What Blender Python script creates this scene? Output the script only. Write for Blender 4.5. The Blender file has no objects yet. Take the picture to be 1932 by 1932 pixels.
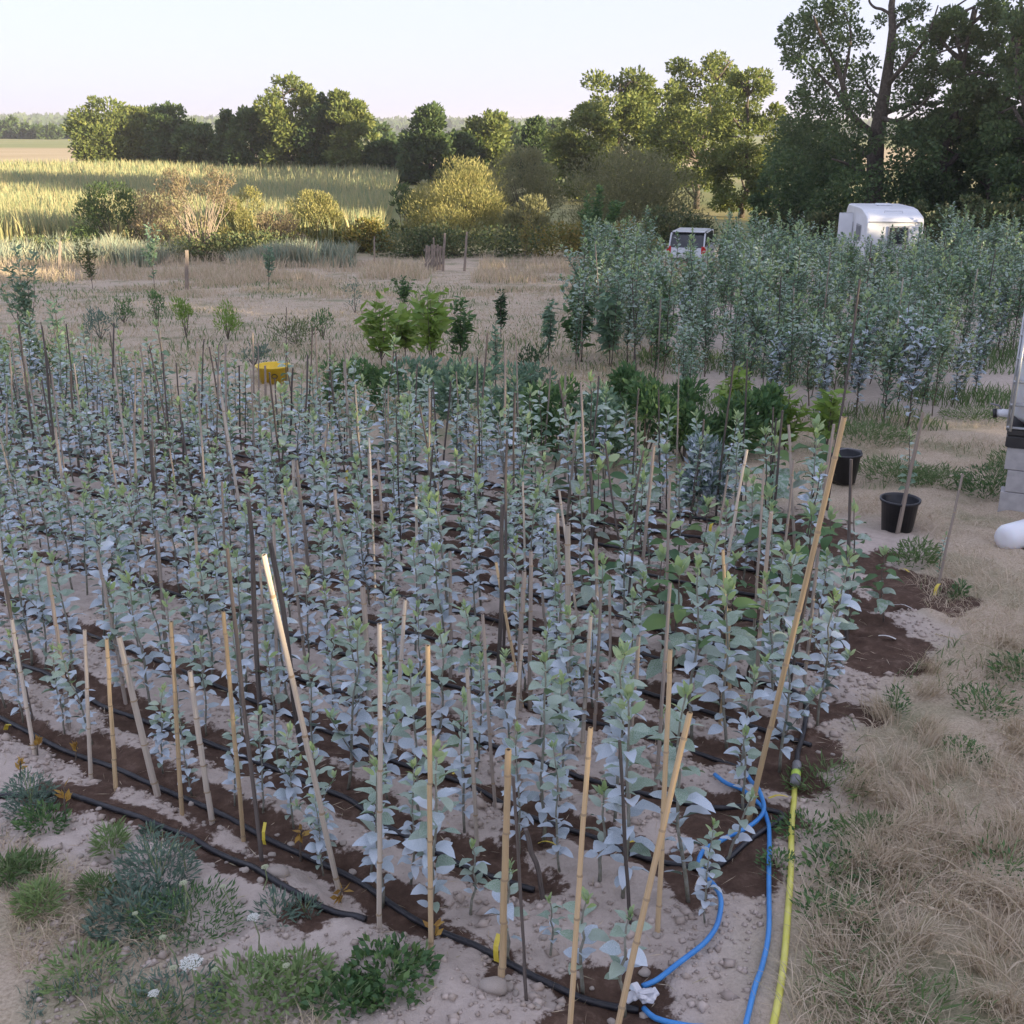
import bpy, math, random
import numpy as np
from mathutils import Vector, Matrix, Euler, Quaternion

rng = np.random.default_rng(11)
rnd = random.Random(7)
SC = bpy.context.scene
COL = SC.collection
R = math.radians

# ------------------------------------------------------------------ camera, sky, sun, exposure
CAM_H, PITCH, FPX = 3.0, R(19.2), 2071.0          # focal length in pixels of a 1932 px wide frame
cam_d = bpy.data.cameras.new('camera')
cam = bpy.data.objects.new('camera', cam_d)
COL.objects.link(cam)
cam.location = (0, 0, CAM_H)
cam.rotation_euler = (R(90) - PITCH, 0, 0)
cam_d.sensor_width = 36.0
cam_d.lens = 36.0 * FPX / 1932.0
cam_d.clip_start, cam_d.clip_end = 0.05, 6000
SC.camera = cam

SUN_AZ, SUN_EL = R(124), R(9)                       # to the right and a little behind, low
w = bpy.data.worlds.new('World'); SC.world = w; w.use_nodes = True
nt = w.node_tree; nt.nodes.clear()
sky = nt.nodes.new('ShaderNodeTexSky'); sky.sky_type = 'NISHITA'; sky.sun_disc = False
sky.sun_elevation = SUN_EL; sky.sun_rotation = SUN_AZ
sky.air_density = 1.0; sky.dust_density = 1.2; sky.ozone_density = 2.0
hz = nt.nodes.new('ShaderNodeMix'); hz.data_type = 'RGBA'; hz.blend_type = 'MIX'
hz.inputs[0].default_value = 0.90                    # thin high haze evens the clear sky out
hz.inputs[7].default_value = (1.66, 1.72, 2.24, 1)
bg = nt.nodes.new('ShaderNodeBackground'); bg.inputs[1].default_value = 0.145
out = nt.nodes.new('ShaderNodeOutputWorld')
nt.links.new(sky.outputs[0], hz.inputs[6])
nt.links.new(hz.outputs[2], bg.inputs[0]); nt.links.new(bg.outputs[0], out.inputs[0])

sun_d = bpy.data.lights.new('sun', 'SUN'); sun_d.energy = 5.0; sun_d.angle = R(0.6); sun_d.color = (1.0, 0.80, 0.52)
sun = bpy.data.objects.new('sun', sun_d); COL.objects.link(sun)
SV = Vector((math.sin(SUN_AZ) * math.cos(SUN_EL), math.cos(SUN_AZ) * math.cos(SUN_EL), math.sin(SUN_EL)))
sun.rotation_euler = SV.to_track_quat('Z', 'Y').to_euler()

vs = SC.view_settings
vs.view_transform = 'Standard'; vs.look = 'None'; vs.exposure = 1.82; vs.gamma = 1.0; vs.use_curve_mapping = False
SC.cycles.use_denoising = True
SC.cycles.max_bounces = 6; SC.cycles.diffuse_bounces = 3; SC.cycles.transparent_max_bounces = 4
SC.cycles.transmission_bounces = 3; SC.cycles.glossy_bounces = 2; SC.cycles.caustics_reflective = False
SC.cycles.caustics_refractive = False

# ------------------------------------------------------------------ terrain height and picture-to-ground helpers
_GY = np.array([-60, 8, 48, 75, 140, 200, 400, 900, 1500, 3000.])
_GZ = np.array([4.28, 0, -2.52, -2.6, -2.0, -1.1, -0.3, 2.0, 9.0, 20.])
def g(y):
    return np.interp(y, _GY, _GZ)
def ang(v):                                          # angle below the horizon of picture row v
    return PITCH + math.atan((v - 966) / FPX)
def gp(u, v):                                        # ground point seen at picture point (u, v)
    a, b = (u - 966) / FPX, -(v - 966) / FPX
    dx, dy, dz = a, math.cos(PITCH) + b * math.sin(PITCH), -math.sin(PITCH) + b * math.cos(PITCH)
    lo, hi = 0.5, 3000.0
    for _ in range(60):
        m = .5 * (lo + hi)
        if CAM_H + m * dz > g(m * dy): lo = m
        else: hi = m
    return Vector((lo * dx, lo * dy, float(g(lo * dy))))
def xz(u, v, y):                                     # point at distance y seen at (u, v)
    a, b = (u - 966) / FPX, -(v - 966) / FPX
    dx, dy, dz = a, math.cos(PITCH) + b * math.sin(PITCH), -math.sin(PITCH) + b * math.cos(PITCH)
    t = y / dy
    return Vector((dx * t, y, CAM_H + dz * t))

def vnoise(x, y, seed=0):                            # smooth value noise, 0..1
    x = np.asarray(x, float); y = np.asarray(y, float)
    xi = np.floor(x).astype(np.int64); yi = np.floor(y).astype(np.int64)
    fx = x - xi; fy = y - yi
    fx = fx * fx * (3 - 2 * fx); fy = fy * fy * (3 - 2 * fy)
    def h(a, b):
        n = (a * 374761393 + b * 668265263 + seed * 1442695041) & 0x7fffffff
        n = ((n ^ (n >> 13)) * 1274126177) & 0x7fffffff
        return ((n ^ (n >> 16)) & 0xffff) / 65535.0
    return (h(xi, yi) * (1 - fx) + h(xi + 1, yi) * fx) * (1 - fy) + (h(xi, yi + 1) * (1 - fx) + h(xi + 1, yi + 1) * fx) * fy
def fbm(x, y, seed=0, o=4):
    s = 0; a = .5
    for k in range(o):
        s = s + a * vnoise(x * 2 ** k, y * 2 ** k, seed + k); a *= .5
    return s / (1 - .5 ** o)

# ------------------------------------------------------------------ mesh helpers
def tag(o, label=None, cat=None, group=None, kind=None):
    if label: o['label'] = label
    if cat: o['category'] = cat
    if group: o['group'] = group
    if kind: o['kind'] = kind
    return o
def link(name, me, mat=None, parent=None, smooth=False):
    o = bpy.data.objects.new(name, me); COL.objects.link(o)
    if mat is not None and len(me.materials) == 0: me.materials.append(mat)
    if parent is not None: o.parent = parent
    if smooth: me.shade_smooth()
    return o
def empty(name, loc, rz=0.0):
    o = bpy.data.objects.new(name, None); COL.objects.link(o)
    o.location = loc; o.rotation_euler = (0, 0, rz); o.empty_display_size = .1
    return o
def mesh_np(name, V, F):                             # F: list of index arrays (n,3) / (n,4)
    me = bpy.data.meshes.new(name)
    V = np.asarray(V, np.float32)
    F = [np.asarray(f, np.int32) for f in F if len(f)]
    nl = sum(f.size for f in F); npoly = sum(len(f) for f in F)
    me.vertices.add(len(V)); me.vertices.foreach_set('co', V.ravel())
    me.loops.add(nl); me.polygons.add(npoly)
    me.loops.foreach_set('vertex_index', np.concatenate([f.ravel() for f in F]))
    starts = []; s = 0
    for f in F:
        starts.append(s + np.arange(len(f)) * f.shape[1]); s += f.size
    me.polygons.foreach_set('loop_start', np.concatenate(starts).astype(np.int32))
    me.update(calc_edges=True); me.validate()
    return me
class MB:
    def __init__(s): s.V = []; s.F = []; s.m = []
    def add(s, V, F, mi=0):
        o = len(s.V); s.V += [tuple(v) for v in V]; s.F += [tuple(i + o for i in f) for f in F]; s.m += [mi] * len(F); return s
    def box(s, x0, x1, y0, y1, z0, z1, mi=0, bev=0.0, mat=None):
        xs = (x0, x1); ys = (y0, y1); zs = (z0, z1)
        if bev <= 0:
            V = [(xs[i], ys[j], zs[k]) for i in (0, 1) for j in (0, 1) for k in (0, 1)]
            F = [(0, 1, 3, 2), (4, 6, 7, 5), (0, 4, 5, 1), (2, 3, 7, 6), (0, 2, 6, 4), (1, 5, 7, 3)]
        else:
            V = []; b = bev
            for k, z in ((0, z0), (0, z0 + b), (1, z1 - b), (1, z1)):
                i = b if z in (z0, z1) else 0
                for (px, py) in ((x0 + b, y0), (x1 - b, y0), (x1, y0 + b), (x1, y1 - b), (x1 - b, y1), (x0 + b, y1), (x0, y1 - b), (x0, y0 + b)):
                    cx, cy = (x0 + x1) / 2, (y0 + y1) / 2
                    V.append((px - math.copysign(i, px - cx), py - math.copysign(i, py - cy), z))
            F = [tuple(range(7, -1, -1)), tuple(range(24, 32))]
            for r in range(3):
                for j in range(8):
                    F.append((r * 8 + j, r * 8 + (j + 1) % 8, r * 8 + 8 + (j + 1) % 8, r * 8 + 8 + j))
        if mat is not None: V = [mat @ Vector(v) for v in V]
        return s.add(V, F, mi)
    def tube(s, P, rad, n=8, mi=0, cap=True):
        V, F = tube(P, rad, n, cap); return s.add(V, F, mi)
    def build(s, name, mats, parent=None, smooth=False):
        me = bpy.data.meshes.new(name); me.from_pydata(s.V, [], s.F)
        if not isinstance(mats, (list, tuple)): mats = [mats]
        for m in mats: me.materials.append(m)
        me.polygons.foreach_set('material_index', s.m); me.update()
        return link(name, me, None, parent, smooth)
def tube(P, rad, n=8, cap=True):
    P = [Vector(p) for p in P]
    if not hasattr(rad, '__len__'): rad = [rad] * len(P)
    V = []; F = []
    t = (P[1] - P[0]).normalized()
    a = t.cross(Vector((0, 0, 1)))
    if a.length < 1e-3: a = t.cross(Vector((1, 0, 0)))
    a.normalize()
    for i, p in enumerate(P):
        if i == 0: t = P[1] - P[0]
        elif i == len(P) - 1: t = P[-1] - P[-2]
        else: t = P[i + 1] - P[i - 1]
        t = t.normalized() if t.length > 1e-9 else Vector((0, 0, 1))
        a = (a - t * a.dot(t)); a = a.normalized() if a.length > 1e-6 else t.orthogonal().normalized()
        b = t.cross(a)
        for k in range(n):
            th = 2 * math.pi * k / n
            V.append(p + (a * math.cos(th) + b * math.sin(th)) * rad[i])
    for i in range(len(P) - 1):
        for k in range(n):
            F.append((i * n + k, i * n + (k + 1) % n, (i + 1) * n + (k + 1) % n, (i + 1) * n + k))
    if cap:
        F.append(tuple(range(n - 1, -1, -1))); F.append(tuple((len(P) - 1) * n + k for k in range(n)))
    return V, F
def smooth_path(P, n=6):                             # Catmull-Rom through the points
    P = [Vector(p) for p in P]; Q = [P[0] * 2 - P[1]] + P + [P[-1] * 2 - P[-2]]; o = []
    for i in range(1, len(Q) - 2):
        for k in range(n):
            t = k / n
            o.append(.5 * ((2 * Q[i]) + (Q[i + 1] - Q[i - 1]) * t + (2 * Q[i - 1] - 5 * Q[i] + 4 * Q[i + 1] - Q[i + 2]) * t * t
                           + (3 * Q[i] - Q[i - 1] - 3 * Q[i + 1] + Q[i + 2]) * t ** 3))
    o.append(P[-1]); return o
def unit(a):
    return a / np.maximum(np.linalg.norm(a, axis=1, keepdims=True), 1e-9)
def cards(P, D, L, W, fold=.15, N=None):             # little folded leaves: base, two sides, tip
    n = len(P); D = unit(D)
    if N is None: N = rng.normal(size=(n, 3)) + np.array([0, 0, .5])
    S = unit(np.cross(D, N)); U = np.cross(S, D)
    L = np.broadcast_to(np.asarray(L, float), (n,))[:, None]; W = np.broadcast_to(np.asarray(W, float), (n,))[:, None]
    m = P + D * L * .45
    V = np.stack([P, m + S * W * .5 + U * W * fold, P + D * L, m - S * W * .5 + U * W * fold], 1).reshape(-1, 3)
    i = np.arange(n)[:, None] * 4
    F = np.concatenate([i + np.array([[0, 1, 2]]), i + np.array([[0, 2, 3]])], 0)
    return V, F
def blades(P, H, lean, W):                           # grass blades: two segments bending over
    n = len(P)
    th = rng.uniform(0, 2 * math.pi, n)
    S = np.stack([np.cos(th), np.sin(th), np.zeros(n)], 1)
    H = np.broadcast_to(H, (n,))[:, None]; W = np.broadcast_to(W, (n,))[:, None]
    up = np.array([[0, 0, 1.]])
    m = P + up * H * .55 + lean * .35; t = P + up * H * np.clip(1 - .3 * np.linalg.norm(lean, axis=1, keepdims=True) / np.maximum(H, 1e-3), .25, 1) + lean
    V = np.stack([P - S * W * .5, P + S * W * .5, m + S * W * .42, m - S * W * .42, t], 1).reshape(-1, 3)
    i = np.arange(n)[:, None] * 5
    return V, i + np.array([[0, 1, 2, 3]]), i + np.array([[3, 2, 4]])

# ------------------------------------------------------------------ materials
def nodes_of(name):
    m = bpy.data.materials.new(name); m.use_nodes = True
    nt = m.node_tree; return m, nt, nt.nodes['Principled BSDF']
def N(nt, t, **k):
    n = nt.nodes.new(t)
    for a, b in k.items(): setattr(n, a, b)
    return n
def ramp(nt, src, stops):
    r = N(nt, 'ShaderNodeValToRGB'); e = r.color_ramp.elements
    while len(e) < len(stops): e.new(.5)
    for x, (p, c) in zip(e, stops): x.position = p; x.color = (*c, 1)
    nt.links.new(src, r.inputs[0]); return r.outputs[0]
def mixc(nt, fac, a, b, mode='MIX'):
    m = N(nt, 'ShaderNodeMix', data_type='RGBA', blend_type=mode)
    for s, i in ((fac, 0), (a, 6), (b, 7)):
        if isinstance(s, (int, float)): m.inputs[i].default_value = s
        elif isinstance(s, tuple): m.inputs[i].default_value = (*s, 1)
        else: nt.links.new(s, m.inputs[i])
    return m.outputs[2]
def noise(nt, scale, detail=3, coord='Object', rough=.55):
    tc = N(nt, 'ShaderNodeTexCoord'); n = N(nt, 'ShaderNodeTexNoise')
    n.inputs['Scale'].default_value = scale; n.inputs['Detail'].default_value = detail; n.inputs['Roughness'].default_value = rough
    nt.links.new(tc.outputs[coord], n.inputs['Vector']); return n.outputs[0]
def bump(nt, bs, h, strength=.3, dist=.01):
    b = N(nt, 'ShaderNodeBump'); b.inputs['Strength'].default_value = strength; b.inputs['Distance'].default_value = dist
    nt.links.new(h, b.inputs['Height']); nt.links.new(b.outputs[0], bs.inputs['Normal'])
def simple(name, c1, c2=None, scale=8., rough=.7, bmp=0., dist=.01, metal=0., detail=3):
    m, nt, bs = nodes_of(name); bs.inputs['Roughness'].default_value = rough; bs.inputs['Metallic'].default_value = metal
    f = noise(nt, scale, detail)
    nt.links.new(ramp(nt, f, [(.35, c1), (.68, c2 or tuple(.8 * x for x in c1))]), bs.inputs['Base Color'])
    if bmp: bump(nt, bs, f, bmp, dist)
    return m
def foliage(name, cols, trans=.35, rough=.6, obj_random=False, speck=None, under=None):
    """leaf material: colours vary from leaf to leaf, light passes through"""
    m, nt, bs = nodes_of(name)
    if obj_random: src = N(nt, 'ShaderNodeObjectInfo').outputs['Random']
    else:
        ad = N(nt, 'ShaderNodeMath', operation='ADD'); fr = N(nt, 'ShaderNodeMath', operation='FRACT')
        nt.links.new(N(nt, 'ShaderNodeNewGeometry').outputs['Random Per Island'], ad.inputs[0]); nt.links.new(N(nt, 'ShaderNodeObjectInfo').outputs['Random'], ad.inputs[1])
        nt.links.new(ad.outputs[0], fr.inputs[0]); src = fr.outputs[0]
    n = len(cols); c = ramp(nt, src, [((i + .5) / n, x) for i, x in enumerate(cols)])
    if speck:
        f = noise(nt, speck[1], 3); f2 = ramp(nt, f, [(.42, (0, 0, 0)), (.62, (1, 1, 1))])
        c = mixc(nt, f2, c, speck[0])
    if under: c = mixc(nt, N(nt, 'ShaderNodeNewGeometry').outputs['Backfacing'], under, c)
    nt.links.new(c, bs.inputs['Base Color']); bs.inputs['Roughness'].default_value = rough
    bs.inputs['Specular IOR Level'].default_value = .3
    tr = N(nt, 'ShaderNodeBsdfTranslucent'); nt.links.new(c, tr.inputs[0])
    mx = N(nt, 'ShaderNodeMixShader'); mx.inputs[0].default_value = trans
    o = nt.nodes['Material Output']
    nt.links.new(bs.outputs[0], mx.inputs[1]); nt.links.new(tr.outputs[0], mx.inputs[2]); nt.links.new(mx.outputs[0], o.inputs[0])
    return m

M = {}
M['leaf_silver'] = foliage('clay_dusted_leaf', [(.34, .44, .52), (.46, .56, .66), (.38, .49, .55), (.62, .69, .78), (.26, .37, .38), (.50, .60, .71)], .12, .5, speck=((.66, .71, .78), 55), under=(.17, .25, .20))
M['leaf_mid'] = foliage('pale_green_leaf', [(.24, .36, .24), (.32, .43, .30), (.38, .47, .38), (.20, .32, .22)], .25, .55, speck=((.44, .52, .48), 40), under=(.18, .27, .14))
M['leaf_tip'] = foliage('young_leaf', [(.36, .48, .20), (.43, .53, .28), (.34, .46, .26)], .35, .5)
M['leaf_green'] = foliage('green_leaf', [(.09, .18, .07), (.12, .22, .08), (.07, .15, .07), (.16, .26, .09)], .3, .5)
M['leaf_lime'] = foliage('lime_leaf', [(.20, .32, .06), (.26, .38, .08), (.16, .28, .07), (.31, .40, .12)], .35, .5)
M['leaf_dark'] = foliage('dark_leaf', [(.035, .075, .035), (.05, .10, .045), (.06, .12, .05)], .25, .5)
M['leaf_blue'] = foliage('grey_green_leaf', [(.15, .26, .17), (.20, .31, .21), (.12, .21, .14), (.26, .36, .27), (.19, .31, .16)], .25, .6)
M['hedge'] = foliage('hedge_leaf', [(.06, .105, .04), (.085, .135, .045), (.11, .155, .05), (.07, .12, .05)], .35)
M['hedge2'] = foliage('hedge_leaf_light', [(.13, .175, .045), (.18, .215, .06), (.11, .16, .055), (.22, .245, .075)], .4)
M['oak'] = foliage('oak_leaf', [(.085, .145, .06), (.11, .17, .065), (.145, .205, .08), (.075, .13, .06)], .35)
M['willow'] = foliage('willow_leaf', [(.24, .25, .09), (.32, .30, .11), (.19, .215, .08), (.40, .36, .15)], .4)
M['willow_grey'] = foliage('willow_leaf_grey', [(.22, .225, .11), (.28, .27, .13), (.18, .195, .10)], .35)
M['shrub_dry'] = foliage('dry_twig_leaf', [(.22, .17, .11), (.28, .22, .14), (.18, .16, .09), (.24, .22, .12)], .3)
M['bracken'] = foliage('bracken_frond', [(.28, .22, .06), (.18, .20, .05), (.33, .25, .08), (.12, .16, .05)], .35)
M['bramble'] = foliage('bramble_leaf', [(.10, .14, .06), (.15, .18, .08), (.07, .11, .05), (.20, .20, .09)], .3)
M['reed'] = foliage('reed_blade', [(.30, .33, .16), (.44, .39, .20), (.26, .32, .17), (.52, .44, .24), (.20, .28, .16)], .35)
M['cattail'] = foliage('cattail_blade', [(.28, .34, .26), (.36, .38, .28), (.42, .38, .26), (.22, .30, .23)], .25)
M['straw'] = foliage('dry_grass_blade', [(.54, .44, .32), (.62, .51, .38), (.47, .38, .27), (.68, .58, .45), (.42, .37, .24)], .25)
M['straw_dim'] = foliage('meadow_grass_blade', [(.52, .42, .30), (.60, .49, .36), (.45, .37, .26), (.38, .36, .21), (.65, .54, .41)], .25)
M['grass'] = foliage('green_grass_blade', [(.12, .20, .07), (.16, .24, .09), (.10, .17, .07), (.20, .27, .12)], .3)
M['weed_grey'] = foliage('grey_weed_leaf', [(.14, .21, .16), (.18, .26, .20), (.11, .18, .14)], .25)
M['weed_lime'] = foliage('lime_weed_leaf', [(.22, .32, .12), (.28, .37, .16), (.18, .28, .11)], .3)
M['dead_leaf'] = foliage('withered_leaf', [(.45, .27, .06), (.52, .34, .09), (.38, .22, .06)], .3)
M['white_floret'] = foliage('white_floret', [(.75, .76, .72), (.80, .81, .78), (.70, .72, .66)], .2)
M['cream_floret'] = foliage('cream_floret', [(.55, .60, .40), (.62, .65, .46)], .2)
M['stem'] = simple('sapling_stem', (.20, .20, .15), (.30, .30, .27), 40, .8)
M['stem_dark'] = simple('dark_stem', (.09, .075, .06), (.16, .13, .11), 40, .8)
M['stem_green'] = simple('green_stem', (.20, .27, .12), (.28, .33, .18), 30, .7)
M['bark'] = simple('bark', (.055, .045, .036), (.12, .10, .085), 9, .9, .6, .05)
M['bark_pale'] = simple('pale_bark', (.22, .18, .145), (.32, .265, .22), 9, .9, .4, .03)

def stake_mat(name, c1, c2, c3, rough=.6, z=1.0):
    """stretched grain along the stake, colour drifting from one stake to the next"""
    m, nt, bs = nodes_of(name)
    tc = N(nt, 'ShaderNodeTexCoord'); mp = N(nt, 'ShaderNodeMapping'); mp.inputs['Scale'].default_value = (1.6, 1.6, 2.2 * z)
    nz = N(nt, 'ShaderNodeTexNoise'); nz.inputs['Scale'].default_value = 1.0; nz.inputs['Detail'].default_value = 5; nz.noise_dimensions = '4D'
    oi = N(nt, 'ShaderNodeObjectInfo'); mu = N(nt, 'ShaderNodeMath', operation='MULTIPLY'); mu.inputs[1].default_value = 37
    nt.links.new(oi.outputs['Random'], mu.inputs[0]); nt.links.new(mu.outputs[0], nz.inputs['W'])
    nt.links.new(tc.outputs['Object'], mp.inputs[0]); nt.links.new(mp.outputs[0], nz.inputs['Vector'])
    c = ramp(nt, nz.outputs[0], [(.30, c1), (.5, c2), (.70, c3)])
    hsv = N(nt, 'ShaderNodeHueSaturation'); mr = N(nt, 'ShaderNodeMapRange'); mr.inputs[3].default_value = .75; mr.inputs[4].default_value = 1.2
    nt.links.new(oi.outputs['Random'], mr.inputs[0]); nt.links.new(mr.outputs[0], hsv.inputs['Value']); nt.links.new(c, hsv.inputs['Color'])
    nt.links.new(hsv.outputs[0], bs.inputs['Base Color']); bs.inputs['Roughness'].default_value = rough
    bump(nt, bs, nz.outputs[0], .2, .003)
    return m
M['bamboo'] = stake_mat('bamboo_cane', (.50, .36, .20), (.62, .46, .27), (.55, .42, .28), .45)
M['bamboo_pale'] = stake_mat('pale_bamboo', (.48, .41, .34), (.60, .53, .45), (.42, .36, .30), .5)
M['bamboo_grey'] = stake_mat('grey_weathered_bamboo', (.30, .25, .22), (.40, .34, .29), (.22, .19, .17), .6)
M['stake_dark'] = stake_mat('dark_weathered_stake', (.075, .062, .058), (.13, .11, .10), (.05, .042, .04), .7)
M['stake_wood'] = stake_mat('grey_wood_lath', (.26, .21, .18), (.36, .30, .25), (.20, .17, .15), .75)
M['joint'] = simple('cane_joint', (.34, .25, .16), (.44, .34, .23), 40, .6)
M['hollow'] = simple('cane_hollow', (.16, .10, .05), (.10, .06, .03), 60)

M['pipe'] = simple('black_polythene', (.012, .013, .018), (.03, .03, .036), 30, .38, .15, .002)
M['blue_hose'] = simple('blue_hose', (.035, .22, .60), (.06, .28, .66), 14, .35, .05, .002)
M['yellow_hose'] = simple('yellow_hose', (.62, .60, .10), (.70, .66, .17), 14, .4, .05, .002)
M['connector'] = simple('grey_plastic', (.20, .20, .21), (.27, .27, .28), 20, .45)
M['lime_plastic'] = simple('lime_plastic', (.50, .70, .10), (.55, .75, .14), 20, .4)
M['tag'] = simple('yellow_tag', (.66, .52, .05), (.75, .62, .10), 30, .5)
M['tag_white'] = simple('white_tag', (.62, .63, .62), (.72, .72, .70), 60, .5)
M['white_tape'] = simple('white_tape', (.62, .63, .68), (.75, .75, .78), 40, .5, .3, .005)
M['bucket'] = simple('black_bucket', (.016, .018, .024), (.03, .032, .04), 12, .4)
M['yellow_tub'] = simple('yellow_tub', (.72, .50, .02), (.78, .56, .04), 12, .4)
M['stone'] = simple('stone', (.36, .31, .27), (.48, .42, .37), 30, .9, .4, .01)
M['clod'] = simple('soil_clod', (.33, .265, .22), (.24, .19, .155), 25, .95, .5, .01)
M['white_paint'] = simple('white_panel', (.74, .76, .80), (.68, .70, .74), 3, .35)
M['glass_dark'] = simple('dark_glass', (.03, .035, .04), (.05, .055, .06), 2, .08)
M['trim_grey'] = simple('grey_trim', (.33, .34, .37), (.28, .29, .31), 6, .4)
M['rubber'] = simple('rubber', (.02, .02, .02), (.03, .03, .03), 10, .8)
M['steel'] = simple('galvanised_steel', (.42, .44, .47), (.52, .54, .56), 12, .4, 0, .01, .5)
M['silver_paint'] = simple('silver_car_paint', (.60, .63, .68), (.55, .58, .62), 3, .25, 0, .01, .2)
M['red_lamp'] = simple('red_lamp', (.55, .03, .03), (.45, .02, .02), 5, .2)
M['black_plastic'] = simple('black_plastic', (.018, .018, .02), (.03, .03, .033), 8, .5)
M['concrete'] = simple('concrete', (.36, .35, .36), (.46, .45, .45), 14, .9, .4, .006)
M['old_wood'] = simple('old_wood', (.20, .165, .14), (.30, .25, .21), 7, .85, .4, .01)
m_, nt_, bs_ = nodes_of('milky_tank'); M['tank'] = m_
bs_.inputs['Base Color'].default_value = (.78, .80, .84, 1); bs_.inputs['Roughness'].default_value = .35
bs_.inputs['Subsurface Weight'].default_value = .2

# ------------------------------------------------------------------ hoses and pipes: paths on the ground
def gpath(pts, lift): return [gp(u, v) + Vector((0, 0, lift)) for u, v in pts]
PIPE = {
 0: [(-40, 1492), (0, 1495), (114, 1508), (235, 1538), (336, 1572), (403, 1599), (470, 1636), (521, 1673), (571, 1700), (649, 1726), (690, 1740)],
 1: [(-40, 1330), (0, 1350), (77, 1387), (168, 1428), (252, 1464), (403, 1527), (521, 1585), (649, 1642), (776, 1726), (920, 1794), (1045, 1854), (1112, 1878), (1179, 1891), (1205, 1893)],
 2: [(-40, 1218), (50, 1256), (144, 1300), (201, 1330), (302, 1367), (437, 1418), (571, 1471), (649, 1503), (709, 1542), (776, 1585), (843, 1612), (910, 1636), (960, 1657), (1008, 1669)],
 3: [(-40, 1110), (67, 1159), (118, 1182), (322, 1256), (500, 1330), (640, 1387), (769, 1438), (877, 1478), (977, 1525), (1071, 1558), (1179, 1602), (1290, 1626), (1350, 1634), (1420, 1580), (1478, 1537), (1420, 1524), (1350, 1517), (1212, 1495), (1155, 1485), (1078, 1464), (1001, 1434), (880, 1385), (762, 1340), (655, 1308), (520, 1262)],
}
DIRV = np.array([.82, -.572]); NRM = np.array([.572, .82])
ROWC = [2.12, 2.56, 2.97, 3.40, 3.82, 4.25, 4.70, 5.14, 5.60, 6.05, 6.50, 6.95, 7.42, 7.90, 8.4]
def rowpt(c, s):
    p = NRM * c + DIRV * s; return float(p[0]), float(p[1])
def row_end(c): return -1.30 - .10 * min(c - 2.5, 4.0) - .36 * max(0, c - 5.2)
def row_start(c): return -1.95 * c - .3
wet_lines = []                                       # polylines of damp soil, with half width
for k in PIPE:
    wet_lines.append(([(p.x, p.y) for p in gpath(PIPE[k], 0)], .075 if k else .045))
back_pipes = {}
for k in range(5, 14):
    c = ROWC[k]; pts = []
    s = row_start(c) - .5
    while s < row_end(c) + (.15 if k != 7 else .35):
        x, y = rowpt(c - .06 + .05 * math.sin(s * 1.7 + k), s); pts.append((x, y)); s += .5
    back_pipes[k] = pts; wet_lines.append((pts, .085 if k < 9 else .11))

# ------------------------------------------------------------------ ground
def seg_dist(X, Y, line):
    D = np.full(X.shape, 9.); S = np.zeros(X.shape)
    for (x0, y0), (x1, y1) in zip(line[:-1], line[1:]):
        dx, dy = x1 - x0, y1 - y0; L2 = dx * dx + dy * dy + 1e-9
        t = np.clip(((X - x0) * dx + (Y - y0) * dy) / L2, 0, 1)
        ex, ey = X - (x0 + t * dx), Y - (y0 + t * dy)
        d = np.hypot(ex, ey); sd = np.where((dx * ey - dy * ex) > 0, 1., -1.)
        u = d < D; D = np.where(u, d, D); S = np.where(u, sd, S)
    return D, S
xs = np.concatenate([-np.geomspace(2500, 5.3, 60), np.arange(-5.2, 4.6, .031), np.geomspace(4.65, 2500, 60)])
ys = np.concatenate([np.linspace(-60, 1.5, 14), np.arange(1.9, 7.5, .031), np.geomspace(7.55, 60, 230), np.geomspace(61, 4000, 70)])
X, Y = np.meshgrid(xs, ys)
Z = g(Y).astype(float)
far = np.clip((Y - 500) / 800, 0, 1)
Z += far * (fbm(X / 700 + 3, Y / 900, 5) - .5) * 26 - far * 3 - far * np.clip((X + 500) / 900, 0, 1) * 6
mid = np.clip((Y - 12) / 20, 0, 1) * (1 - np.clip((Y - 60) / 60, 0, 1))
Z += mid * (fbm(X / 3, Y / 3, 9) - .5) * .12
near = (1 - np.clip((Y - 9) / 6, 0, 1))
C = X * NRM[0] + Y * NRM[1]; S_ = X * DIRV[0] + Y * DIRV[1]
edge = -1.25 - .10 * np.clip(C - 2.5, 0, 4) + .2 - .30 * np.clip(C - 6.6, 0, 9)
bed_r = np.clip((edge + .20 - S_ + .5 * (fbm(X * 1.5, Y * 1.5, 21) - .5)) / .35, 0, 1)
bed_f = np.clip((C - 1.72 + .5 * (fbm(X * 1.3 + 5, Y * 1.3, 22) - .5)) / .3, 0, 1)
bed_b = np.clip((8.9 - C + 1.0 * (fbm(X * .8, Y * .8, 23) - .5)) / .8, 0, 1)
soil = bed_r * bed_f * bed_b
nur = np.clip((X - .12 * Y + .5) / 1.5, 0, 1) * np.clip((Y - 12.3) / 1.2, 0, 1) * (1 - np.clip((Y - 36) / 3, 0, 1)) * (1 - np.clip((X - .40 * Y) / 1.0, 0, 1) * np.clip((16 - Y) / 2, 0, 1))
soil = np.maximum(soil, nur * .85)
NR = (Y > 1.5) & (Y < 17) & (X > -9) & (X < 6)
wet = np.zeros_like(X); pipe_dip = np.zeros_like(X)
xn, yn = X[NR], Y[NR]; wn = np.zeros(xn.shape)
jag = fbm(xn * 5, yn * 5, 31, 3) - .5; jag2 = fbm(xn * 1.6, yn * 1.6, 33, 3) - .5
for line, hw in wet_lines:
    d, sd = seg_dist(xn, yn, line)
    ww = hw * (1 + .5 * (sd > 0)) + .16 * jag + .16 * jag2
    wn = np.maximum(wn, np.clip((ww - d) / .16 + .5, 0, 1))
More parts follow.
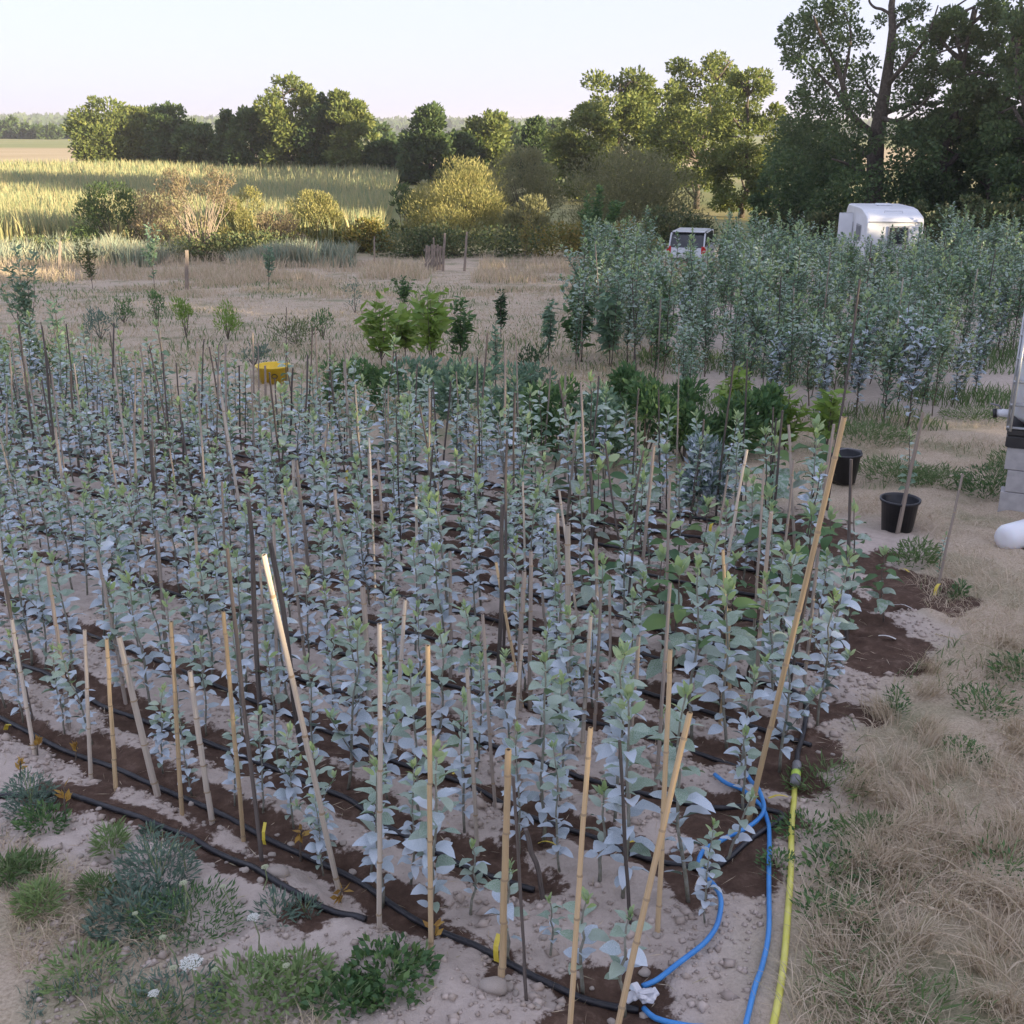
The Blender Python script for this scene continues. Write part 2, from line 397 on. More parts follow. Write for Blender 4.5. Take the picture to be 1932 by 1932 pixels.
for (u, v, r) in [(1600, 1200, .38), (1640, 1225, .30), (1700, 1110, .34), (1760, 1120, .26), (1520, 1010, .4), (1560, 1120, .3), (1430, 1075, .4), (1300, 1150, .35), (1400, 1170, .3), (1620, 1060, .28),
                  (1490, 1400, .22), (1460, 1450, .2), (1390, 1640, .13), (1300, 1680, .1), (1540, 1340, .15), (1350, 1560, .16), (950, 1830, .12), (1100, 1860, .14), (1200, 1880, .16), (1050, 1960, .12), (1010, 1570, .1), (600, 1730, .08), (560, 1720, .07)]:
    p = gp(u, v); d = np.hypot(xn - p.x, (yn - p.y) * .8)
    wn = np.maximum(wn, np.clip((r + .5 * r * (jag + jag2) * 2 - d) / .16 + .5, 0, 1))
wet[NR] = wn
wet *= np.clip(bed_f * 1.5, 0, 1)
# relief: crumbly soil, small ridges between the rows, tussocks in the grass
Z += near * soil * ((fbm(X * 9, Y * 9, 41, 3) - .5) * .06 + (fbm(X * 2, Y * 2, 43) - .5) * .05 + np.abs(vnoise(X * 24, Y * 24, 47) - .5) * .022)
Z += near * (1 - soil) * (fbm(X * 4, Y * 4, 45, 4) - .5) * .12
Z += near * soil * (np.cos((C - 2.5) / .43 * 2 * math.pi) * -.012) - near * wet * .012
n0 = len(ys); n1 = len(xs)
V = np.stack([X, Y, Z], -1).reshape(-1, 3)
ii = (np.arange(n0 - 1)[:, None] * n1 + np.arange(n1 - 1)[None]).ravel()
me = mesh_np('ground', V, [np.stack([ii, ii + 1, ii + n1 + 1, ii + n1], 1)])
for nm, A in (('soil', soil), ('wet', wet)):
    at = me.attributes.new(nm, 'FLOAT', 'POINT'); at.data.foreach_set('value', A.ravel().astype(np.float32))
def gz(x, y):                                        # height of the built ground sheet
    i = np.clip(np.searchsorted(ys, y) - 1, 0, n0 - 2); j = np.clip(np.searchsorted(xs, x) - 1, 0, n1 - 2)
    fy = (y - ys[i]) / (ys[i + 1] - ys[i]); fx = (x - xs[j]) / (xs[j + 1] - xs[j])
    return (Z[i, j] * (1 - fx) + Z[i, j + 1] * fx) * (1 - fy) + (Z[i + 1, j] * (1 - fx) + Z[i + 1, j + 1] * fx) * fy
def soil_at(x, y):
    i = np.clip(np.searchsorted(ys, y) - 1, 0, n0 - 2); j = np.clip(np.searchsorted(xs, x) - 1, 0, n1 - 2)
    return soil[i, j]
def wet_at(x, y):
    i = np.clip(np.searchsorted(ys, y) - 1, 0, n0 - 2); j = np.clip(np.searchsorted(xs, x) - 1, 0, n1 - 2)
    return wet[i, j]

m, nt, bs = nodes_of('ground')
at1 = N(nt, 'ShaderNodeAttribute', attribute_name='soil'); at2 = N(nt, 'ShaderNodeAttribute', attribute_name='wet')
n_f = noise(nt, 14, 6, 'Object', .65); n_c = noise(nt, 1.1, 4); n_ff = noise(nt, 70, 4, 'Object', .7); n_big = noise(nt, .035, 4)
c_soil = ramp(nt, n_f, [(.30, (.40, .335, .295)), (.5, (.52, .445, .395)), (.72, (.62, .54, .49))])
c_soil = mixc(nt, .35, c_soil, ramp(nt, n_c, [(.35, (.42, .35, .305)), (.65, (.60, .52, .465))]))
c_wet = ramp(nt, n_f, [(.3, (.065, .040, .030)), (.55, (.11, .070, .052)), (.75, (.20, .14, .11))])
c_grass = ramp(nt, n_ff, [(.32, (.32, .26, .19)), (.55, (.50, .41, .31)), (.75, (.60, .51, .39))])
c_green = ramp(nt, n_ff, [(.35, (.13, .16, .075)), (.7, (.25, .25, .14))])
c_grass = mixc(nt, ramp(nt, n_c, [(.50, (0, 0, 0)), (.68, (.7, .7, .7))]), c_grass, c_green)
# the far fields: stubble and pasture in bands
geo = N(nt, 'ShaderNodeNewGeometry'); sep = N(nt, 'ShaderNodeSeparateXYZ'); nt.links.new(geo.outputs['Position'], sep.inputs[0])
def band(y0, y1):
    mr = N(nt, 'ShaderNodeMapRange'); mr.inputs[1].default_value = y0; mr.inputs[2].default_value = y1; nt.links.new(sep.outputs[1], mr.inputs[0]); return mr.outputs[0]
c_reed = ramp(nt, n_big, [(.4, (.20, .22, .09)), (.6, (.34, .30, .15))])
c_stub = ramp(nt, n_big, [(.4, (.46, .36, .21)), (.65, (.52, .42, .26))])
c_past = ramp(nt, n_big, [(.4, (.26, .28, .12)), (.65, (.33, .32, .15))])
c_hill = ramp(nt, n_big, [(.45, (.045, .07, .04)), (.55, (.06, .085, .045)), (.62, (.22, .2, .12))])
c_out = mixc(nt, at1.outputs['Fac'], c_grass, c_soil)
c_out = mixc(nt, band(50, 56), c_out, c_reed); c_out = mixc(nt, band(138, 150), c_out, c_stub)
c_out = mixc(nt, band(250, 270), c_out, c_past); c_out = mixc(nt, band(620, 680), c_out, c_hill)
wsum = N(nt, 'ShaderNodeMath', operation='MULTIPLY_ADD'); nt.links.new(noise(nt, 26, 4, 'Object', .65), wsum.inputs[0]); wsum.inputs[1].default_value = .9; nt.links.new(at2.outputs['Fac'], wsum.inputs[2])
wmr = N(nt, 'ShaderNodeMapRange'); wmr.interpolation_type = 'SMOOTHSTEP'; wmr.inputs[1].default_value = .88; wmr.inputs[2].default_value = 1.06; nt.links.new(wsum.outputs[0], wmr.inputs[0])
c_out = mixc(nt, wmr.outputs[0], c_out, c_wet)
nt.links.new(c_out, bs.inputs['Base Color']); bs.inputs['Roughness'].default_value = .95; bs.inputs['Specular IOR Level'].default_value = .15
hmix = N(nt, 'ShaderNodeMath', operation='ADD'); nt.links.new(n_f, hmix.inputs[0]); nt.links.new(n_ff, hmix.inputs[1])
bump(nt, bs, hmix.outputs[0], .6, .02)
M['ground'] = m
tag(link('ground', me, m, None, True), 'sloping ground of tilled soil, dry grass and far fields', 'ground', None, 'structure')

# ------------------------------------------------------------------ trees and bushes
PROF = {'round': lambda t: np.sqrt(np.clip(1 - (2 * t - 1) ** 2, 0, 1)) ** .8,
        'egg': lambda t: np.sqrt(np.clip(1 - (1.7 * t - .7) ** 2, 0, 1)) ** .9,
        'dome': lambda t: np.sqrt(np.clip(1 - t ** 2, 0, 1)) * .95 + .05,
        'cone': lambda t: (1 - t) ** .75 * (.55 + .45 * np.minimum(t * 5, 1))}
def cloud(C, rc, n, lsize, up=0., flat=.75, ctr=None, narrow=.6):
    """leaves spread round the clump centres"""
    k = rng.choice(len(C), n, p=(rc ** 2) / np.sum(rc ** 2))
    d = unit(rng.normal(size=(n, 3))); r = rng.uniform(.15, 1, n) ** .55
    d[:, 2] *= flat
    P = C[k] + d * (rc[k] * r)[:, None]
    D = d * .7 + rng.normal(size=(n, 3)) * .55 + np.array([0, 0, up])
    if ctr is not None: D += unit(P - ctr) * .4
    s = lsize * rng.uniform(.6, 1.35, n)
    return cards(P, D, s, s * narrow)
def tree(name, label, cat, u, y, vtop, hw, mat, K=26, n=5000, ls=.3, prof='egg', clear=.12, group=None, up=.1, flat=.75, bark='bark',
         trunk=.02, crown='crown', narrow=.6, rcf=.30, seed=0, pos=None, H=None, rad=None, limbs=14, stems=1, deep=1.0):
    st = np.random.default_rng(1000 + seed)
    if pos is None:
        top = xz(u, vtop, y); x = top.x; z0 = float(gz(x, y)); H = top.z - z0; rad = abs(xz(u + hw, vtop, y).x - x)
    else:
        x, y = pos; z0 = float(gz(x, y))
    if prof == 'dome': rad *= 1.22; H *= 1.06
    root = empty(name, (x, y, z0 - .05)); tag(root, label, cat, group)
    f = PROF[prof]; cl = []
    while len(cl) < K:
        t = st.uniform(.04, .97); rr = float(f(np.array(t)))
        if st.uniform() > rr + .15: continue
        th = st.uniform(0, 2 * math.pi); q = rad * rr * math.sqrt(st.uniform(.15, 1)) * .86
        cl.append((q * math.cos(th), q * math.sin(th) * deep, H * (clear + (1 - clear) * t * .95), rad * rcf * st.uniform(.6, 1.3) * (.55 + .45 * rr)))
    cl = np.array(cl); Cc = cl[:, :3]; rc = cl[:, 3]
    Cc[:, 2] = np.minimum(Cc[:, 2], H - rc * flat * .8)
    V, F = cloud(Cc, rc, n, ls, up, flat, np.array([0, 0, H * .4]), narrow)
    V[:, 2] = np.maximum(V[:, 2], .05)
    link(crown, mesh_np(crown, V, [F]), M[mat], root)
    tb = MB(); r0 = max(.05, H * trunk)
    if stems == 1:
        P = [Vector((0, 0, 0))]; lx = ly = 0
        for k in range(1, 8):
            lx += st.normal() * .02 * H; ly += st.normal() * .02 * H; P.append(Vector((lx, ly, H * .84 * k / 7)))
        tb.tube(P, [r0 * (1.25 if k == 0 else 1 - .11 * k) for k in range(8)], 8)
    for k in range(min(K, limbs)):
        c = Vector(Cc[k])
        if stems == 1:
            h = max(.1 * H, min(c.z - .35 * math.hypot(c.x, c.y), .8 * H)); i = min(6, int(h / (H * .84 / 7))); a = P[i].lerp(P[i + 1], .5)
        else: a = Vector((st.normal() * .12, st.normal() * .12, 0))
        md = a.lerp(c, .5) + Vector((st.normal() * .03 * H, st.normal() * .03 * H, .05 * H))
        rr = r0 * (.45 if stems == 1 else .6)
        tb.tube([a, a.lerp(md, .5) + Vector((0, 0, -.01 * H)), md, md.lerp(c, .6), c], [rr, rr * .8, rr * .6, rr * .42, rr * .2], 5)
    tb.build('trunk', M[bark], root, True)
    return root

HG = 'trees of the far hedgerow'
hedge = [  # u, y, vtop, half width, label, material, profile
 (192, 142, 178, 62, 'rounded spreading tree at the open end of the far hedgerow', 'hedge2', 'round'),
 (262, 146, 196, 46, 'low flat-topped tree next to the rounded end tree of the hedgerow', 'hedge2', 'round'),
 (318, 140, 188, 50, 'mid-height tree with pointed top next to the dip in the hedgerow', 'hedge', 'egg'),
 (372, 136, 235, 42, 'low dark tree filling the dip in the hedgerow', 'hedge', 'round'),
 (425, 134, 205, 40, 'small pointed tree right of the dip in the hedgerow', 'hedge', 'cone'),
 (478, 131, 198, 52, 'dark full tree leaning against the tallest hedgerow tree', 'hedge', 'egg'),
 (542, 128, 133, 62, 'tallest tree of the far hedgerow with sunlit crown', 'hedge2', 'egg'),
 (600, 126, 172, 42, 'slender tree between the two tall hedgerow trees', 'hedge', 'egg'),
 (655, 124, 166, 52, 'tall airy tree with bare trunks below, in the hedgerow', 'hedge2', 'egg'),
 (728, 122, 265, 40, 'low scrubby tree in the hedgerow gap', 'hedge', 'round'),
 (806, 116, 178, 64, 'dark pyramidal tree with thick base in the hedgerow', 'hedge', 'cone'),
 (868, 118, 250, 42, 'low dark tree behind the golden willow bush', 'hedge', 'round'),
 (916, 120, 203, 50, 'light green tree with ragged top behind the willow bushes', 'hedge2', 'egg'),
 (1010, 112, 218, 52, 'broken-topped tree behind the grey-green willow', 'hedge', 'cone'),
]
for i, (u, y, vt, hw, lab, mt, pf) in enumerate(hedge):
    tree('hedgerow_tree', lab, 'tree', u, y, vt, hw * 1.08, mt, K=54, n=11500, ls=.42, prof=pf, clear=.02, group=HG, seed=i, up=.25, rcf=.34, limbs=10)
tree('round_tree', 'dense round-headed tree above the grey-green willow', 'tree', 1104, 92, 188, 74, 'hedge2', K=56, n=15000, ls=.29, prof='round', clear=.02, seed=31, rcf=.30)
tree('tall_tree', 'tall domed tree behind the round-headed tree', 'tree', 1168, 98, 116, 92, 'hedge2', K=66, n=17000, ls=.32, prof='egg', clear=.05, seed=32, rcf=.28)
tree('field_tree', 'middling tree in the gap behind the big willow', 'tree', 1250, 100, 150, 75, 'hedge2', K=50, n=11000, ls=.32, prof='egg', clear=.05, seed=36, rcf=.26)
tree('open_tree', 'airy sunlit tree with see-through crown and bare twigs', 'tree', 1330, 84, 84, 112, 'hedge2', K=90, n=17000, ls=.25, prof='egg', clear=.12, seed=33, rcf=.20, limbs=40, trunk=.018)
tree('sunlit_tree', 'yellow-green sunlit tree reaching down to the ground beside the oak', 'tree', 1418, 76, 112, 84, 'hedge2', K=80, n=19000, ls=.22, prof='egg', clear=.02, seed=34, rcf=.24, limbs=24)
for (u, y, vt, hw, lab, sd) in [(700, 175, 226, 60, 'distant tree between the tall tree and the pyramidal tree', 51), (960, 180, 232, 46, 'distant tree left of the broken-topped tree', 52), (1040, 190, 226, 30, 'distant round treetop right of the broken-topped tree', 53)]:
    tree('distant_tree', lab, 'tree', u, y, vt, hw, 'hedge', K=18, n=1800, ls=.8, prof='round', clear=.05, seed=sd)
# far row of small trees across the pasture
for i in range(13):
    u = -30 + i * 26 + rnd.uniform(-7, 7); tall = i in (2, 6, 8)
    tree('pasture_tree', 'small tree in the far row beyond the pasture', 'tree', u, 420 + rnd.uniform(-20, 40), 222 if tall else 236 + rnd.uniform(-4, 5), 17, 'hedge', K=12, n=700, ls=1.6, prof='egg', clear=.03, group='row of trees beyond the pasture', seed=60 + i, limbs=4, rcf=.4)
# wooded ridge far away
nw = 26000
rx = rng.uniform(-1100, 1000, nw); ry = rng.uniform(1150, 1700, nw)
P = np.stack([rx, ry, gz(rx, ry) + rng.uniform(0, 7, nw)], 1)
V, F = cards(P, rng.normal(size=(nw, 3)) + np.array([0, 0, .8]), rng.uniform(5, 9, nw), rng.uniform(4, 7, nw))
tag(link('wooded_ridge', mesh_np('wooded_ridge', V, [F]), M['hedge']), 'hazy wooded ridge on the horizon', 'woodland', None, 'stuff')

# willow bushes and scrub between marsh and meadow
def bush(label, u, y, vt, hw, mt, n=7000, ls=.2, seed=0, K=40, up=1.0, name='willow_bush', cat='bush', bark='bark', stems=2, narrow=.32, prof='dome', clear=.02, rcf=.26, limbs=16, trunk=.012, deep=.8, crown='foliage', flat=.8):
    return tree(name, label, cat, u, y, vt, hw, mt, K=K, n=n, ls=ls, prof=prof, clear=clear, up=up, flat=flat, seed=seed, stems=stems, narrow=narrow, bark=bark, rcf=rcf, limbs=limbs, trunk=trunk, deep=deep, crown=crown)
bush('golden domed willow bush catching the sun', 868, 60, 304, 100, 'willow', 26000, .17, 101, K=80, narrow=.24, up=1.5)
bush('grey-green willow bush behind the golden willow', 985, 70, 276, 86, 'willow_grey', 17000, .17, 102, K=60)
bush('broad olive willow bush with sunlit top', 1188, 62, 284, 138, 'willow_grey', 28000, .16, 103, K=80, deep=.6)
bush('small dark bush against the side of the golden willow', 762, 63, 345, 30, 'hedge', 2500, .2, 104)
bush('low willow between the golden and the broad bush', 995, 58, 372, 50, 'willow_grey', 3500, .2, 105)
bush('dark green shrub at the end of the scrub by the reed field', 205, 55, 348, 72, 'hedge', 6000, .17, 106, deep=.7)
bush('tan half-dead shrub against the dark shrub', 275, 53, 362, 62, 'shrub_dry', 3600, .15, 107, bark='bark_pale', limbs=30)
bush('bare pale-branched dying shrub with fanned limbs', 366, 51, 308, 88, 'shrub_dry', 4200, .13, 108, bark='bark_pale', limbs=40, K=46, clear=.35, trunk=.011, rcf=.17, prof='round')
bush('yellow-green willow behind the bare shrub', 452, 57, 348, 56, 'willow', 9000, .14, 109)
bush('yellow sunlit willow bush at the edge of the reeds', 588, 57, 362, 60, 'willow', 12000, .14, 110, K=60)
bush('tan leafy shrub in front of the sunlit willow', 520, 52, 398, 52, 'shrub_dry', 3800, .14, 111, bark='bark_pale')
bush('golden bramble mound beside the wooden gate', 690, 54, 408, 48, 'bracken', 4000, .15, 112, narrow=.6, up=.3)
bush('low green scrub at the foot of the bare shrub', 440, 50, 440, 130, 'bramble', 5000, .14, 113, narrow=.6, up=.3, deep=.3)
bush('dark bramble bank along the marsh edge', 90, 52, 450, 120, 'bramble', 5000, .14, 114, narrow=.6, up=.3, deep=.3)
bush('mixed bramble and bracken bank behind the gate', 860, 52, 432, 150, 'bramble', 8000, .15, 115, narrow=.6, up=.3, deep=.25)
bush('bracken bank running behind the young green tree', 1110, 52, 425, 130, 'bracken', 6500, .15, 116, narrow=.6, up=.3, deep=.25)
bush('dark scrub below the broad willow', 1270, 56, 392, 75, 'bramble', 4500, .16, 117, narrow=.6, up=.3, deep=.4)

# the big oak: limbs and leaf clumps placed limb by limb
oy = 56.0
def O(u, v, dy=0): return xz(u, v, oy + dy)
oak = empty('oak_tree', (O(1648, 420).x, oy, float(gz(O(1648, 420).x, oy)) - .05)); tag(oak, 'old oak with dark forked trunk rising behind the caravan', 'tree')
ob = Vector(oak.location); tb = MB()
def limb(pts, r0, r1, n=8):
    P = smooth_path([O(*p) - ob for p in pts], 4); k = len(P)
    tb.tube(P, [r0 + (r1 - r0) * i / (k - 1) for i in range(k)], n)
tb.tube([Vector((0, 0, 0)), O(1648, 400) - ob, O(1650, 330) - ob, O(1653, 262) - ob, O(1662, 215) - ob, O(1670, 170) - ob, O(1680, 100) - ob, O(1684, 55) - ob, O(1682, 10) - ob, O(1690, -40) - ob, O(1700, -80) - ob],
        [.62, .44, .40, .39, .33, .27, .22, .18, .15, .1, .05], 10)
for pts, r0, r1 in [
  ([(1655, 258), (1625, 235, -1), (1600, 205, -1.5), (1590, 160, -2), (1575, 115, -2), (1550, 70, -2.5), (1535, 30, -3)], .20, .05),
  ([(1600, 205, -1.5), (1575, 170, -1), (1545, 140, 0), (1515, 110, 0), (1488, 100, 1)], .10, .03),
  ([(1590, 160, -2), (1600, 110, -2), (1605, 60, -2), (1590, 15, -2)], .09, .03),
  ([(1650, 300), (1630, 290, 1), (1610, 270, 2), (1570, 255, 3)], .16, .05),
  ([(1664, 215), (1690, 205, 1), (1720, 195, 1), (1760, 197, 2), (1810, 185, 2)], .16, .05),
  ([(1662, 222), (1690, 228, -2), (1725, 210, -3), (1755, 180, -4)], .12, .04),
  ([(1655, 330), (1625, 325, -2), (1600, 310, -3), (1570, 300, -4)], .13, .04),
  ([(1684, 58), (1710, 35, 1), (1735, 15, 1), (1750, -20, 1)], .10, .03),
  ([(1684, 30), (1665, 18, 0), (1650, 14, 0), (1640, 2, 0), (1642, -15, 0)], .08, .04),
  ([(1672, 165), (1700, 130, -1), (1735, 90, -1), (1765, 45, -1), (1800, 15, -1), (1830, -5, -1)], .13, .03),
  ([(1735, 90, -1), (1755, 55, -2), (1770, 10, -2)], .07, .03),
  ([(1666, 190), (1640, 165, 2), (1625, 130, 2)], .1, .03)]:
    limb(pts, r0, r1, 7)
tb.build('trunk', M['bark'], oak, True)
oc = [(1505, 55, 30), (1545, 30, 34), (1585, 15, 30), (1535, 75, 26), (1500, 95, 24), (1575, 85, 26), (1600, 55, 28), (1490, 110, 18), (1520, 125, 24), (1560, 135, 28), (1600, 130, 26), (1625, 160, 28),
      (1530, 170, 28), (1510, 190, 22), (1570, 190, 34), (1610, 195, 24), (1545, 225, 36), (1500, 245, 36), (1590, 245, 34), (1700, 100, 24), (1720, 70, 22), (1705, 140, 26), (1745, 115, 26), (1720, 165, 30), (1755, 150, 28), (1700, 190, 22),
      (1625, 75, 20), (1640, 120, 18), (1700, 30, 20), (1730, 20, 20), (1660, 40, 12), (1760, 70, 22), (1480, 75, 14), (1640, 200, 22), (1690, 250, 26), (1740, 210, 34), (1775, 235, 34), (1520, 280, 44), (1580, 300, 44), (1630, 270, 24), (1490, 320, 44),
      (1550, 345, 46), (1610, 350, 40), (1500, 375, 44), (1570, 390, 44), (1690, 330, 38), (1730, 300, 44), (1640, 380, 40), (1700, 385, 44), (1740, 360, 44), (1600, 320, 34), (1470, 290, 26)]
Cc = np.array([tuple(O(u, v, rnd.uniform(-4.5, 3.5)) - ob) for u, v, r in oc]); rc = np.array([r / FPX * 58 for u, v, r in oc])
V, F = cloud(Cc, rc, 30000, .175, .1, .85, np.array([0, 0, 8.]), .65)
link('crown', mesh_np('crown', V, [F]), M['oak'], oak)

# wood at the right: tall trees and undergrowth
for i, (u, y, vt, hw, mt, lab, kw) in enumerate([
  (1835, 54, -90, 92, 'oak', 'tall full-leaved tree right of the oak', dict(clear=.12, K=60, n=19000)),
  (1925, 58, -60, 95, 'oak', 'tall dark tree beyond the full-leaved tree', dict(clear=.15, K=56, n=15000)),
  (2010, 50, -120, 110, 'oak', 'tall tree at the outer end of the visible wood', dict(clear=.1, K=56, n=15000)),
  (1790, 60, 190, 75, 'hedge', 'shaded understorey tree between oak and tall tree', dict(clear=.03, K=44, n=11000)),
  (1880, 52, 235, 70, 'hedge', 'low dark understorey tree with slim trunk', dict(clear=.16, K=30, n=5000)),
  (1540, 64, 215, 95, 'hedge', 'dense understorey tree left of the oak trunk', dict(clear=.02, K=50, n=13000)),
  (1480, 60, 290, 60, 'oak', 'low spreading hazel below the oak boughs', dict(clear=.05, K=28, n=5000)),
  (1960, 47, 290, 60, 'hedge', 'shaded bushy tree at the edge of the wood', dict(clear=.1, K=28, n=5000)),
  ]):
    tree('wood_tree', lab, 'tree', u, y, vt, hw, mt, ls=.195, group='trees of the wood', seed=200 + i, rcf=.27, limbs=20, **kw)
for i, (u, y, vt, hw) in enumerate([(1500, 55, 392, 60), (1570, 52, 400, 60), (1650, 50, 392, 70), (1760, 47, 382, 60), (1830, 46, 372, 60), (1900, 44, 366, 60)]):
    bush(['scrubby bush at the foot of the wood, under the hazel', 'scrubby bush under the oak, next to the hazel', 'scrubby bush hiding the foot of the oak trunk', 'scrubby bush beside the caravan under the wood', 'bush with thin stems under the tall tree', 'leafy bush at the far edge of the nursery below the wood'][i],
         u, y, vt, hw, 'bramble', 4500, .17, 230 + i, name='scrub_bush', narrow=.6, up=.3, deep=.5)
# unseen belt of trees added outside the picture, heights set to shade the nursery
bt = None
for i, (x, y, H, rd) in enumerate([(34, 49, 19, 6.5), (38, 42, 18, 6.5), (41, 34.5, 8.6, 5.6), (39, 27.5, 8.2, 5.4), (39, 20, 8.4, 5.4), (39, 12.5, 9.2, 5.6), (38, 5, 9.2, 5.6), (38, -2.5, 9.2, 5.6),
        (38, -10, 9.2, 5.6), (37, -17.5, 8.6, 5.6), (37, -25, 6.85, 5.4), (36, -32, 6.5, 5.4), (35, -39, 6.5, 5.4), (45, 24, 9.6, 5.6), (45, 16, 10.2, 5.6), (45, 8.5, 10.4, 5.6), (45, 1, 10.4, 5.6), (44, -6, 10.4, 5.6), (44, -13.5, 10.0, 5.6), (43, -21, 7.8, 5.6), (43, -28.5, 7.2, 5.6), (31, 57, 17, 6)]):
    if bt is None:
        bt = tree('shade_belt_tree', 'dense unseen tree of the belt added to shade the nursery', 'tree', 0, 0, 0, 0, 'oak', K=44, n=11000, ls=.5, prof='egg', clear=.03, group='trees of the wood', seed=300, pos=(x, y), H=15., rad=6.2, limbs=16)
        o = bt
    else:
        o = bt.copy(); COL.objects.link(o)
        for ch in bt.children:
            c = ch.copy(); COL.objects.link(c); c.parent = o
    o.location = (x, y, float(gz(x, y)) - .1); o.scale = (rd / 6.2, rd / 6.2, H / 15.); o.rotation_euler = (0, 0, i * 1.9)

# ------------------------------------------------------------------ reed field and marsh edge
def field(n, y0, y1, xf, h, wd, lean, keep=None):
    """blade feet spread evenly over the picture depth y0..y1, between the x limits xf(y)"""
    y = np.exp(rng.uniform(math.log(y0), math.log(y1), n)); a, b = xf(y); x = a + (b - a) * rng.uniform(0, 1, n)
    if keep is not None:
        k = keep(x, y); x, y = x[k], y[k]
    P = np.stack([x, y, gz(x, y) - .02], 1); n = len(P)
    th = rng.uniform(0, 2 * math.pi, n); l = rng.uniform(lean[0], lean[1], n)
    hh = h(x, y) * rng.uniform(.65, 1.15, n)
    L = np.stack([np.cos(th) * l * hh, np.sin(th) * l * hh, np.zeros(n)], 1)
    return blades(P, hh, L, wd(y) * rng.uniform(.7, 1.3, n))
V, A, B = field(75000, 56, 139, lambda y: (-.56 * y, -.115 * y + (y - 56) * .03), lambda x, y: 1.55 + .5 * vnoise(x / 5, y / 5, 3), lambda y: .0011 * y, (.05, .35))
tag(link('reed_field', mesh_np('reed_field', V, [A, B]), M['reed']), 'wide field of green and golden reeds in front of the hedgerow', 'reeds', None, 'stuff')
V, A, B = field(16000, 46.5, 52.5, lambda y: (-.50 * y, -.14 * y), lambda x, y: .55 + .75 * vnoise(x / 1.3, y / 1.3, 4), lambda y: .045 + 0 * y, (.1, .5), keep=lambda x, y: vnoise(x / 1.6, y / 3, 12) > .42)
tag(link('cattail_fringe', mesh_np('cattail_fringe', V, [A, B]), M['cattail']), 'fringe of pale grey-green cattail leaves along the marsh edge', 'cattails', None, 'stuff')
# tall dry grass along the fence line
V, A, B = field(42000, 31, 50, lambda y: (-.54 * y, .20 * y), lambda x, y: .14 + 1.0 * (.5 * vnoise(x / 2.2, y / 2.2, 6) + .5 * vnoise(x / .8, y / .8, 16)) ** 1.6 * np.clip((y - 32) / 8, .1, 1), lambda y: .012 + .0002 * y, (.15, .7), keep=lambda x, y: (vnoise(x / 1.6, y / 2, 15) > .34 + .26 * (y < 38)) & ~((abs(x + 2.2) < .8)))
tag(link('tall_dry_grass', mesh_np('tall_dry_grass', V, [A, B]), M['straw_dim']), 'band of tall straw-coloured grass in front of the marsh', 'grass', None, 'stuff')
V, A, B = field(64000, 12.5, 44, lambda y: (-.54 * y, .14 * y), lambda x, y: .06 + .10 * vnoise(x / 1.5, y / 1.5, 8), lambda y: .004 + .0004 * y, (.3, 1.4), keep=lambda x, y: (soil_at(x, y) < .5) & (vnoise(x * .9, y * .5, 17) > .22))
tag(link('meadow_grass', mesh_np('meadow_grass', V, [A, B]), M['straw_dim']), 'short mown dry grass of the meadow behind the beds', 'grass', None, 'stuff')
V, A, B = field(16000, 12.5, 40, lambda y: (-.54 * y, .14 * y), lambda x, y: .08 + .16 * vnoise(x / 1.5, y / 1.5, 9), lambda y: .006 + .0005 * y, (.2, .9), keep=lambda x, y: (soil_at(x, y) < .5) & (vnoise(x * .45, y * .45, 19) > .56))
tag(link('green_meadow_grass', mesh_np('green_meadow_grass', V, [A, B]), M['grass']), 'patches of greener grass in the dry meadow', 'grass', None, 'stuff')

# ------------------------------------------------------------------ leaf shapes and saplings
def leaf_mesh(name, mat, wd=.5, droop=.35, fold=.25, petiole=.16, ruf=.03, seed=0, nseg=6):
    """one leaf, length 1 along +x: thin stalk, folded oval blade bending over, pointed tip"""
    st = random.Random(seed); V = []; F = []
    V += [(0, -.012, 0), (0, .012, 0)]
    for i in range(nseg + 1):
        t = i / nseg; x = petiole + (1 - petiole) * t
        hw = wd * .5 * (math.sin(math.pi * min(1, t * .92 + .04) ** .80) ** .85 if 0 < i < nseg else (.06 if i == 0 else .0))
        z = .12 * t - droop * t * t; xr = x - .10 * droop * t * t
        lift = fold * hw
        V += [(xr, -hw, z + lift + st.uniform(-ruf, ruf) * (hw > .05)), (xr, 0, z), (xr, hw, z + lift + st.uniform(-ruf, ruf) * (hw > .05))]
    F.append((0, 1, 4, 3)); F.append((0, 3, 2, 1))
    F = [(0, 1, 3)]
    for i in range(nseg):
        a = 2 + i * 3; b = a + 3
        F += [(a, a + 1, b + 1, b), (a + 1, a + 2, b + 2, b + 1)]
    me = bpy.data.meshes.new(name); me.from_pydata(V, [], F); me.materials.append(mat); me.shade_smooth()
    return me
LM = {}
for k, mt, wd, nv in (('silver', 'leaf_silver', .56, 4), ('mid', 'leaf_mid', .50, 3), ('tip', 'leaf_tip', .40, 2), ('green', 'leaf_green', .46, 3), ('lime', 'leaf_lime', .36, 3), ('blue', 'leaf_blue', .40, 3), ('dark', 'leaf_dark', .5, 2)):
    LM[k] = [leaf_mesh('leaf', M[mt], wd * (1 + .12 * ((i % 3) - 1)), (.18, .42, .30, .55)[i % 4] if k != 'tip' else .12, (.35, .15, .5, .25)[i % 4], .16, .035, i + 7) for i in range(nv)]

